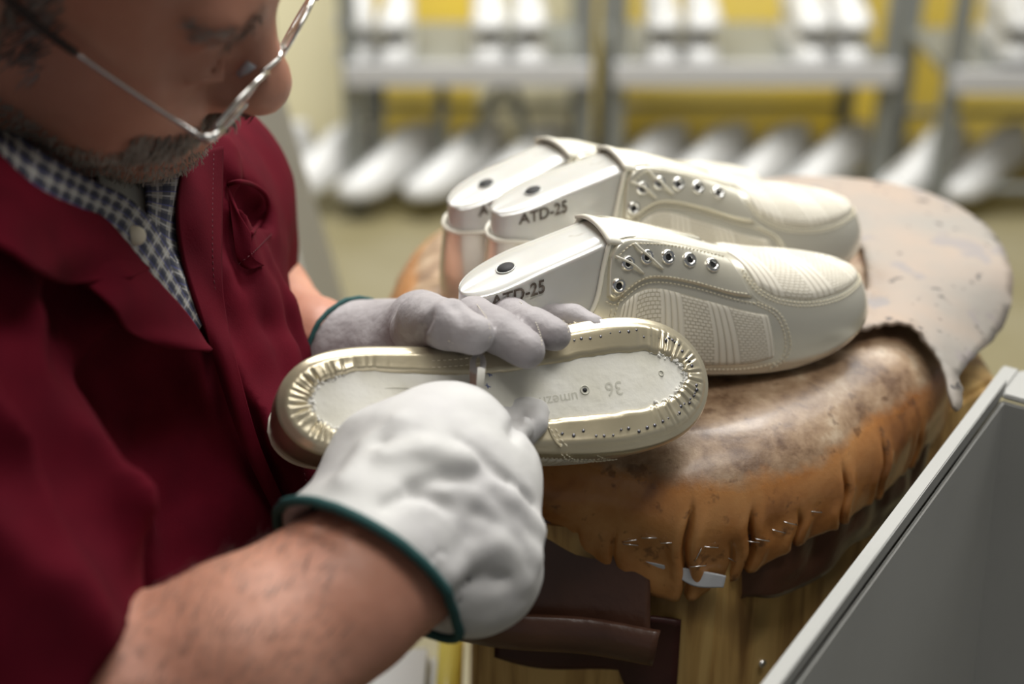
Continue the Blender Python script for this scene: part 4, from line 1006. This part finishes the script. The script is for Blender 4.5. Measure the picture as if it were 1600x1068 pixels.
# left arm, behind the shoe
bd.path([FS, W(330, 430, 1.03), W(395, 470, 1.03), W(500, 535, .955), W(590, 580, .905), W(640, 560, .878)], [.045, .042, .038, .0245, .021, .017], .02)
person = bd.build('person', M['skin'], disp=lambda V: vnoise(V, 300, 2) * .00025 + vnoise(V, 60, 5) * .0006)
tag(person, 'grey haired man in glasses and burgundy work coat bending over the upturned shoe', 'person')
PV = np.empty(len(person.data.vertices) * 3); person.data.vertices.foreach_get('co', PV); PV = PV.reshape(-1, 3); PN = bd.VN
LOC = np.stack([(PV - HO_) @ Fh, (PV - HO_) @ Lh, (PV - HO_) @ Uh], -1) / HS

def strands(name, mask, density, ln, rad, m, flow, lift=.35, seed=1, parent=person):
    r = np.random.RandomState(seed); idx = np.where(mask)[0]; idx = r.choice(idx, density); V = []; F = []
    for i in idx:
        p = PV[i] + r.uniform(-.0015, .0015, 3); n = PN[i]; f = flow(LOC[i]); f = f - n * f.dot(n); f = f / (np.linalg.norm(f) + 1e-9); l = ln * r.uniform(.6, 1.2)
        d = nrm(f + n * lift * r.uniform(.5, 1.4) + r.normal(0, .22, 3)); t = nrm(np.cross(d, n) + 1e-6); b = len(V)
        q = p + d * l * .5 + n * .0004; e = p + d * l - n * l * .12
        V += [p - t * rad, p + t * rad, q - t * rad * .8 + n * rad, q + t * rad * .8 + n * rad, e]; F += [(b, b + 1, b + 3, b + 2), (b + 2, b + 3, b + 4)]
    o = mesh_obj(name, V, F, m, parent); return o
near = LOC[:, 1] < .03; x, y, z = LOC[:, 0], LOC[:, 1], LOC[:, 2]; inhead = (np.abs(y) < .10) & (x > -.13) & (x < .14) & (z > -.135) & (z < .15)
hairline = (z > .055 - (x * .2)) & (x < .035 - .2 * (z - .06)) | ((x < .036 - .2 * z) & (z > .0) & (x > -.03) & (z < .08) & (np.abs(y) > .05)) | ((x < -.02) & (z > -.06)) | ((x < .029) & (x > .004) & (z > -.032) & (z < .03) & (np.abs(y) > .05))
ear = (x < .006) & (x > -.034) & (np.abs(y) > .070) & (z < .034) & (z > -.04)
def down(l): return -Uh * 1.0 - Fh * .55
strands('hair', inhead & hairline & ~ear, 8000, .015, .00045, M['hair'], down, .3, 3)
jawline = inhead & (z < -.042 - .0 * x) & (x > -.004) & ~((z > -.084) & (z < -.058) & (x > .088) & (np.abs(y) < .022))
stache = inhead & (x > .078) & (z < -.040) & (z > -.064)
strands('beard', (jawline & (z < -.055 + .0 * x)) & (x > .01), 6500, .0042, .00032, M['beard'], down, .8, 5)
strands('moustache', stache, 2200, .0085, .00045, M['beard'], lambda l: -Uh + Lh * np.sign(l[1]) * .7, .6, 6)
brow = inhead & (x > .078) & (np.abs(y) > .012) & (np.abs(y) < .050) & (z > .024) & (z < .038)
for sg_ in (-1, 1): strands('eyebrow', brow & (y * sg_ > 0), 210, .009, .0003, M['hair'], lambda l: Lh * np.sign(l[1]) + Uh * .2, .4, 7)
arm_mask = (PV[:, 2] < W(300, 800, .66)[2] + .05) & (PV[:, 0] > W(180, 1000, .65)[0]) & (PV[:, 0] < W(560, 900, .7)[0]) & (((PV - CAM) @ FW) < .76)
arm_ax = nrm(W(532, 930, .69) - W(380, 1031, .655))
strands('arm_hair', arm_mask, 1500, .010, .00016, M['hair'], lambda l: arm_ax + UP * .6, .35, 9)
# eyes
for sd in (-1, 1):
    e = bd and MB(); c = H(.0835, sd * .032, .004)
# ---- spectacles
gl = bpy.data.objects.new('spectacles', None); C.objects.link(gl); gl.parent = person
def lens_c(sd): return H(.113, sd * .034, -.012)
nl = nrm(Fh * 1.0 + Uh * -.08)
for sd in (-1, 1):
    nn = nrm(nl + Lh * sd * .12); uu = Lh; 
    MB().torus(lens_c(sd), nn, .0245 * HS, .0013, 44, 8, sy=.80, u=uu).build('rim', M['steel'], gl)
    v = np.cross(nn, nrm(uu - nn * uu.dot(nn))); u_ = nrm(uu - nn * uu.dot(nn))
    ring = [lens_c(sd) + .0240 * HS * (math.cos(a) * u_ + .80 * math.sin(a) * v) for a in np.linspace(0, 2 * math.pi, 32, False)]
    Vn = [lens_c(sd) + nn * .0018] + [p + nn * .0004 for p in ring] + [p - nn * .0006 for p in ring] + [lens_c(sd) + nn * .0004]
    Fn = [(0, 1 + j, 1 + (j + 1) % 32) for j in range(32)] + [(1 + j, 33 + j, 33 + (j + 1) % 32, 1 + (j + 1) % 32) for j in range(32)] + [(65, 33 + (j + 1) % 32, 33 + j) for j in range(32)]
    fixn(mesh_obj('lens', Vn, Fn, M['glass'], gl))
    hng = lens_c(sd) + Lh * sd * .026 * HS + Uh * .006
    MB().tube([hng - Lh * sd * .003, hng + Lh * sd * .006 - Fh * .001, hng + Lh * sd * .009 - Fh * .006], .0023, 8).build('hinge', M['steel'], gl)
    tcurve = crom([hng + Lh * sd * .009 - Fh * .004, H(.07, sd * .073, .000), H(.03, sd * .079, .010), H(-.004, sd * .084, .022), H(-.026, sd * .085, .012), H(-.034, sd * .083, -.012)], 40)
    half = 14
    tm = MB().tube(tcurve[:half], .0012, 8).build('temple', M['steel'], gl)
    MB().tube(tcurve[half - 1:], .0021, 8).build('temple_sleeve', mat('dark_temple_sleeve', (.03, .018, .014), .35), gl)
a, b = lens_c(-1) + Lh * .022 * HS + Uh * .006, lens_c(1) - Lh * .022 * HS + Uh * .006
MB().tube(crom([a, (a + b) / 2 + Uh * .004 + Fh * .003, b], 12), .0014, 8).build('bridge', M['steel'], gl)
for sd in (-1, 1): MB().tube([H(.107, sd * .012, -.004), H(.104, sd * .012, -.014)], .0028, 8).build('nose_pad', M['paper'], gl)

# ---- burgundy work coat
clo = np.array([-.62, .42, .55]); chi = np.array([.02, 1.14, 1.26])
ct = Sculpt(clo, chi, .004)
ct.cone(NS, FS, .078, .064, .05)
ct.cone(W(70, 470, .885), W(170, 800, .91), .125, .140, .06); ct.cone(W(170, 800, .91), W(190, 1300, .96), .140, .155, .06)
ct.path([NS, W(-90, 790, .628), W(30, 975, .628), W(110, 1060, .63)], [.078, .070, .062, .058], .03)
ct.path([FS, W(320, 400, 1.02), W(352, 455, 1.035)], [.064, .056, .052], .03)
ct.ell(W(250, 480, .93), np.array([.07, .07, .11]), None, .05)
def onc(px, py, off=0.0, s=None):
    d = hit(s or ct, px, py, .5, 1.25, .95); return W(px, py, d - off)
def fold(pts, r, k=.02, out=.0, op='+'):
    P = [onc(a, b, out - (r * .55 if op == '+' else -r * .35)) for a, b in pts]
    return P, r, k, op
fl = []
fl.append(fold([(226, 470), (290, 575), (390, 690), (480, 790), (540, 850)], .020, .022))
fl.append(fold([(150, 470), (190, 600), (240, 760), (290, 900), (320, 960)], .018, .025))
fl.append(fold([(60, 520), (110, 650), (190, 800), (255, 930)], .016, .02))
fl.append(fold([(-20, 610), (50, 650), (120, 760), (165, 900)], .018, .02))
fl.append(fold([(-40, 760), (60, 830), (140, 950)], .014, .018))
fl.append(fold([(335, 430), (385, 560), (430, 700), (480, 830)], .011, .014))
fl.append(fold([(362, 380), (400, 470), (430, 560), (450, 640)], .010, .014))
fl.append(fold([(340, 240), (352, 330), (365, 420), (372, 470)], .012, .012))
fl.append(fold([(400, 400), (440, 480), (470, 560)], .008, .012))
fv = []
for f in fl: ct.path(f[0], f[1], f[2], f[3])
for pts, r, k in [([(120, 470), (165, 620), (215, 780), (270, 900), (330, 900)], .016, .03), ([(262, 600), (340, 730), (420, 850)], .016, .03), ([(190, 560), (240, 700), (300, 860)], .010, .02),
                  ([(342, 555), (372, 660), (410, 750), (448, 832)], .009, .006), ([(10, 500), (60, 600), (130, 720), (160, 800)], .013, .02), ([(-60, 700), (30, 740), (90, 830)], .009, .015),
                  ([(350, 280), (362, 350), (385, 430)], .006, .01)]:
    P = [onc(a, b, r * .05) for a, b in pts]; ct.path(P, r, k, '-')
PK = [onc(a, b, -.004) for a, b in [(366, 300), (388, 312), (398, 332)]]; ct.path(PK, [.006, .010, .008], .004, '-'); ct.path([p + FW * .02 for p in PK], [.008, .014, .010], .004, '-')
# sleeve hem and neck opening
plane_cut(ct, W(190, 1000, .60), nrm(W(300, 1100, .64) - W(90, 980, .63)), lim=.10)
coat = ct.build('work_coat', M['coat'], person, relax=2, disp=lambda V: vnoise(V, 26, 4) * .0022 + vnoise(V, 60, 6) * .0006)
def csheet(name, net, th, m, parent, nu=24, nv=24, s=None, base=0.0):
    ctrl = [[onc(a, b, o + base, s) for a, b, o in r] for r in net]
    return sheet(name, surf(ctrl, nu, nv), th, m, parent)
# shirt in the neck opening
csheet('undershirt', [[(150, 262, .004), (200, 262, .004), (250, 262, .004)], [(160, 310, .004), (200, 330, .004), (262, 330, .004)], [(200, 370, .003), (235, 390, .003), (280, 400, .003)], [(262, 440, .002), (280, 450, .002), (300, 450, .002)]], .002, mat('undershirt_cloth', (.33, .34, .30), .9), person)
shirt = csheet('shirt', [[(218, 250, .010), (262, 240, .014), (305, 235, .010)], [(228, 300, .010), (262, 300, .014), (290, 300, .010)], [(232, 350, .010), (255, 370, .012), (275, 380, .010)], [(255, 410, .008), (275, 425, .010), (295, 430, .008)], [(290, 480, .006), (303, 490, .006), (318, 500, .006)]], .002, M['plaid'], person)
csheet('shirt_collar', [[(-20, 170, .030), (60, 235, .034), (135, 278, .030), (210, 318, .022), (262, 385, .014), (318, 500, .008)], [(-20, 215, .026), (50, 270, .032), (125, 308, .030), (195, 345, .022), (248, 410, .014), (312, 510, .007)], [(-25, 260, .018), (40, 310, .022), (110, 345, .022), (180, 380, .016), (235, 440, .010), (306, 520, .006)]], .002, M['plaid'], shirt, nu=16, nv=60)
MB().disc(onc(212, 368, .024), -FW, .0052, 18, .0015).build('shirt_button', M['thread'], shirt)
# coat collar and lapels
csheet('collar', [[(-30, 215, .028), (50, 290, .034), (120, 325, .034), (165, 345, .030), (225, 415, .022)], [(-30, 300, .030), (30, 345, .036), (90, 380, .036), (150, 390, .030), (232, 422, .020)], [(-30, 370, .032), (20, 395, .040), (60, 425, .042), (110, 443, .040), (205, 432, .028)]], .0026, M['coat'], coat, nu=24, nv=40)
csheet('lapel', [[(110, 335, .026), (175, 365, .026), (235, 430, .020), (290, 490, .016), (322, 540, .014)], [(95, 380, .024), (160, 410, .026), (215, 455, .024), (265, 510, .026), (326, 549, .030)], [(105, 430, .024), (140, 450, .030), (175, 480, .034), (198, 518, .040), (258, 542, .036)]], .0026, M['coat'], coat, nu=24, nv=40)
csheet('lapel', [[(284, 262, .018), (318, 238, .022), (347, 228, .016)], [(276, 330, .018), (312, 330, .024), (345, 330, .016)], [(284, 400, .016), (315, 410, .020), (345, 430, .014)], [(308, 480, .014), (332, 490, .018), (352, 500, .012)], [(335, 560, .012), (350, 565, .014), (366, 560, .010)], [(382, 700, .010), (392, 700, .012), (404, 690, .008)], [(445, 830, .008), (452, 826, .009), (460, 818, .006)]], .0026, M['coat'], coat, nu=90, nv=20)
th = MB()
def cseam(pts, off, n=120, **k):
    P = crom([onc(a, b, o) for a, b, o in [(p[0], p[1], off if len(p) < 3 else p[2]) for p in pts]], n); dashes(th, P, **k)
cseam([(334, 240, .0215), (332, 330, .0222), (333, 420, .0185), (340, 480, .0175)], .02, ln=.0022, gap=.0014, r=.00035)
cseam([(205, 508, .0215), (255, 532, .0205), (318, 536, .018)], .02, ln=.0022, gap=.0014, r=.00035)
cseam([(470, 700, .002), (480, 760, .002), (505, 830, .002)], .002, ln=.0022, gap=.0014, r=.00035)
cseam([(372, 413, .003), (395, 395, .003), (425, 365, .003)], .003, ln=.0022, gap=.0014, r=.00035)
th.build('topstitching', M['coat_thread'], coat)
# gaping chest pocket
pk = csheet('pocket', [[(357, 290, .003), (372, 318, .006), (388, 345, .010), (402, 362, .012)], [(372, 286, .006), (392, 322, .010), (404, 338, .012), (414, 346, .012)], [(396, 290, .010), (408, 306, .014), (416, 320, .014), (422, 332, .010)]][::1], .0018, M['coat'], coat, nu=24, nv=24) if False else None
MB().tube(crom([onc(357, 288, .002, ct), onc(375, 284, .008, ct), onc(398, 290, .010, ct), onc(416, 306, .010, ct), onc(419, 328, .008, ct), onc(404, 350, .006, ct), onc(392, 366, .002, ct)], 60), .0016, 8).build('pocket_edge', M['coat'], coat)
csheet('pocket', [[(356, 292, .003), (372, 330, .003), (392, 366, .003)], [(362, 350, .003), (378, 372, .004), (392, 388, .004)], [(368, 395, .003), (382, 408, .004), (396, 402, .004)], [(378, 416, .002), (394, 420, .003), (412, 414, .003)]], .0018, M['coat'], coat, nu=24, nv=24)

# ---- glove nearest to us (his right hand), pushing the nail lifter
g = Sculpt(W(640, 860, 0.715) - .17, W(640, 820, 0.715) + .17, .0024)
AX = nrm(W(650, 850, 0.710) - W(480, 960, 0.655))
C0 = CUF
g.cone(C0 - AX * .03, W(650, 800, 0.720), .0475, .046, .02)
g.path([W(650, 800, 0.720), W(668, 735, 0.732), W(700, 680, 0.743)], [.046, .040, .024], .02)
g.ball(W(600, 742, 0.737), .022, .03); g.cone(W(745, 790, 0.730), W(762, 872, 0.720), .0335, .0285, .02); g.ball(W(740, 915, 0.710), .020, .03)
g.cone(W(735, 670, 0.745), W(790, 730, 0.743), .016, .014, .02); g.ball(W(808, 737, 0.747), .0095, .010)
# fingers closed below the palm, the tool between thumb and forefinger
fing = [([W(765, 645, 0.782), W(800, 634, 0.784), W(838, 643, 0.777)], [.0095, .0085, .0072]), ([W(838, 643, 0.777), W(838, 662, 0.770), W(822, 682, 0.767)], [.0074, .0070, .0066]),
        ([W(770, 665, 0.777), W(792, 655, 0.774), W(808, 676, 0.774)], [.010, .0075, .0065]), ([W(700, 650, 0.782), W(725, 626, 0.797), W(748, 624, 0.804)], [.014, .0115, .0085]),
        ([W(745, 690, 0.782), W(780, 690, 0.792), W(795, 710, 0.787)], [.012, .010, .009]), ([W(690, 690, 0.777), W(735, 640, 0.792), W(758, 632, 0.804)], [.016, .012, .0085])]
for p, r in fing: g.path(p, r, .0016)
g.path([W(765, 690, .758), W(795, 676, .757), W(812, 668, .757)], [.011, .0088, .0075], .002)
# creases
for pts, r in [([(640, 760), (700, 740), (760, 745)], .0022), ([(740, 760), (790, 800), (830, 845)], .0024), ([(745, 800), (790, 840), (820, 890)], .0024), ([(560, 740), (585, 700), (600, 690)], .0022), ([(720, 690), (760, 720), (800, 760)], .0022),
               ([(740, 905), (775, 905), (815, 890)], .0022), ([(800, 640), (806, 660), (800, 680)], .0022), ([(600, 790), (650, 770), (700, 790)], .0020), ([(740, 735), (790, 760), (832, 790)], .0024)]:
    P = [onc(a, b, .0, g) for a, b in pts]; g.path(P, r, .006, '-')
for pts, r in [([(735, 745), (790, 780), (838, 830)], .0045), ([(740, 780), (785, 825), (832, 872)], .0045), ([(745, 830), (790, 868), (815, 905)], .0040), ([(700, 900), (735, 862), (780, 850)], .0040), ([(600, 720), (660, 705), (720, 720)], .004), ([(540, 760), (580, 705), (620, 665)], .004)]:
    P = [onc(a, b, -r * .6, g) for a, b in pts]; g.path(P, r, .008)
# ring of the cuff opening
e1 = camdir(.74, -.62, -.25); e2 = camdir(.5, .25, .8); rn = nrm(np.cross(e1, e2)); rn = rn if rn @ AX < 0 else -rn     # points back along the arm
e2 = nrm(e2 - e1 * e2.dot(e1)); ring = []
for a in np.linspace(0, 2 * math.pi, 64, False):
    dr = math.cos(a) * e1 + math.sin(a) * e2; rs = np.arange(.02, .09, .0008); v = sval(g, C0 + rs[:, None] * dr); ring.append(C0 + dr * rs[np.argmax(v > 0)])
ring = np.array(ring)
plane_cut(g, C0, rn, lim=.11)
g.cone(C0 - AX * .04, C0 + AX * .018, .0455, .037, .003, '-')
# keep the binding round, scaled on the ring
glove = g.build('glove', M['glove_light'], person, relax=2, disp=lambda V: vnoise(V, 45, 3) * .0014 + vnoise(V, 110, 4) * .0004); glove['label'] = 'white leather glove on his right hand'
MB().tube(ring, .0026, 10, closed=True).build('cuff_binding', M['teal'], glove)
# ---- glove behind the shoe (his left hand)
g2 = Sculpt(W(720, 560, 0.848) - [.14, .12, .10], W(720, 520, 0.848) + [.14, .12, .10], .0021)
F1 = [([W(650, 514, 0.828), W(662, 499, 0.798), W(700, 507, 0.768), W(742, 524, 0.755)], [.0150, .0148, .0140, .0108]),
      ([W(725, 509, 0.828), W(742, 496, 0.801), W(782, 520, 0.774), W(822, 546, 0.764)], [.0130, .0124, .0122, .0104]),
      ([W(780, 509, 0.840), W(797, 494, 0.814), W(835, 511, 0.786), W(868, 523, 0.776)], [.0120, .0114, .0108, .0094]),
      ([W(832, 519, 0.846), W(854, 499, 0.826), W(895, 496, 0.812), W(927, 509, 0.806)], [.0100, .0092, .0084, .0068])]
g2.path([W(690, 563, 0.903), W(760, 563, 0.908), W(840, 553, 0.908)], [.022, .024, .018], .02)
for p, r in F1: g2.cone(W(740, 560, 0.908), p[0], .018, r[0] * .9, .012)
for p, r in F1: g2.path(p, r, .0014)

g2.cone(W(700, 560, 0.908), W(620, 560, 0.903), .026, .030, .02); g2.cone(W(640, 550, 0.893), W(655, 505, 0.863), .024, .020, .02)
A2 = nrm(W(620, 575, 0.893) - W(500, 535, 0.948)); C2 = W(545, 560, 0.923)
g2.cone(W(640, 565, 0.893), C2 - A2 * .03, .032, .039, .02)
f1 = nrm(camdir(.35, -.9, .1) - A2 * camdir(.35, -.9, .1).dot(A2)); f2 = np.cross(A2, f1); ring2 = []
for a in np.linspace(0, 2 * math.pi, 48, False):
    dr = math.cos(a) * f1 + math.sin(a) * f2; rs = np.arange(.02, .06, .0008); v = sval(g2, C2 + rs[:, None] * dr); ring2.append(C2 + dr * rs[np.argmax(v > 0)])
plane_cut(g2, C2, -A2, lim=.08); g2.cone(C2 - A2 * .03, C2 + A2 * .008, .0315, .029, .002, '-')
for pts, r in [([(655, 530), (668, 505), (672, 492)], .0016), ([(700, 470), (712, 480), (725, 500)], .0012)]:
    P = [onc(a, b, 0, g2) for a, b in pts]; g2.path(P, r, .004, '-')
glove2 = g2.build('glove', M['glove'], person, relax=2, disp=lambda V: vnoise(V, 70, 3) * .0007 + vnoise(V, 220, 4) * .00025); glove2['label'] = 'grey suede glove on his left hand'
MB().tube(ring2, .0018, 8, closed=True).build('cuff_binding', M['teal'], glove2)
for a_ in ([(745, 475), (762, 500), (766, 525), (758, 540)], [(700, 532), (720, 541), (745, 546)], [(812, 470), (835, 500), (846, 530), (845, 552)], [(880, 500), (888, 515), (884, 532)]):
    st = MB(); P = [onc(a, b, .0003, g2) for a, b in a_]; P = crom(P, 60)
    if np.abs(np.diff(P, axis=0)).max() < .01: dashes(st, P, .0014, .0010, .00022); st.build('glove_stitching', M['thread'], glove2)

# ---- the nail lifter: flat tapering blade with a slotted forked tip
tl = thing('nail_lifter', 'shiny steel nail lifter with slotted tip pressed on the insole by the gloved hand', 'hand tool', tuple(W(750, 600, .81)))
tp_ = W(748, 553, .767); bs = W(742, 640, .750); ax = nrm(tp_ - bs); sdv = nrm(np.cross(ax, -FW)); nn = np.cross(sdv, ax)
lw = np.linalg.norm(tp_ - bs); mb = MB(); n_ = 40; A_n = np.linspace(0, 2 * math.pi, n_, False); cen = bs + ax * lw * .80
def blp(a, hw, hl, dz, sh=0.0): return cen + sdv * hw * math.cos(a) + ax * (hl * math.sin(a) + sh) + nn * dz
ro = [[blp(a, .0044, lw * .20, dz) for a in A_n] for dz in (.0018, .0004)]; ri_ = [[blp(a, .0012, lw * .11, dz, lw * .02) for a in A_n] for dz in (.0018, .0004)]
mb.add(ro[0] + ro[1] + ri_[0] + ri_[1], [(j, (j + 1) % n_, 2 * n_ + (j + 1) % n_, 2 * n_ + j) for j in range(n_)] + [(n_ + j, 3 * n_ + j, 3 * n_ + (j + 1) % n_, n_ + (j + 1) % n_) for j in range(n_)]
       + [(j, n_ + j, n_ + (j + 1) % n_, (j + 1) % n_) for j in range(n_)] + [(2 * n_ + j, 2 * n_ + (j + 1) % n_, 3 * n_ + (j + 1) % n_, 3 * n_ + j) for j in range(n_)])
bl = []
for t in np.linspace(0, .72, 12):
    w_ = np.interp(t, [0, .3, .72], [.0026, .0036, .0043]); c_ = bs + ax * lw * t; bl.append([c_ - sdv * w_ + nn * .0004, c_ - sdv * w_ + nn * .0016, c_ + nn * .0030, c_ + sdv * w_ + nn * .0016, c_ + sdv * w_ + nn * .0004])
mb.grid(np.array(bl), closed_v=True)
rel(mb.build('blade', M['steel'], smooth=False), tl)
rel(MB().tube([bs - ax * .035, bs - ax * .02, bs + ax * .002], [.005, .005, .0030], 12).build('shank', M['steel']), tl)
# ------------------------------------------------------------------ light
def area(name, loc, target, size, energy, col=(1, 1, 1)):
    l = bpy.data.lights.new(name, 'AREA'); l.shape = 'RECTANGLE'; l.size = size[0]; l.size_y = size[1]; l.energy = energy; l.color = col
    o = bpy.data.objects.new(name, l); C.objects.link(o); o.location = loc
    o.rotation_euler = (Vector(target) - Vector(loc)).to_track_quat('-Z', 'Y').to_euler(); return o
area('ceiling_light', (1.05, 2.25, 2.65), (.15, .95, .85), (1.6, 1.2), 34, (1, .985, .95))
area('ceiling_light', (-.2, 2.5, 2.95), (0, 3.25, .2), (2.6, 1.0), 150, (1, .99, .96))
area('ceiling_light', (.45, .35, 2.8), (.1, .9, .85), (1.2, .5), 17, (1, .97, .93))
w = bpy.data.worlds.new('world'); w.use_nodes = True; w.node_tree.nodes['Background'].inputs[0].default_value = (.95, .97, 1, 1); w.node_tree.nodes['Background'].inputs[1].default_value = .14; SC.world = w
SC.view_settings.view_transform = 'Standard'; SC.view_settings.look = 'None'; SC.view_settings.gamma = 1; SC.view_settings.exposure = 0; SC.view_settings.use_curve_mapping = False
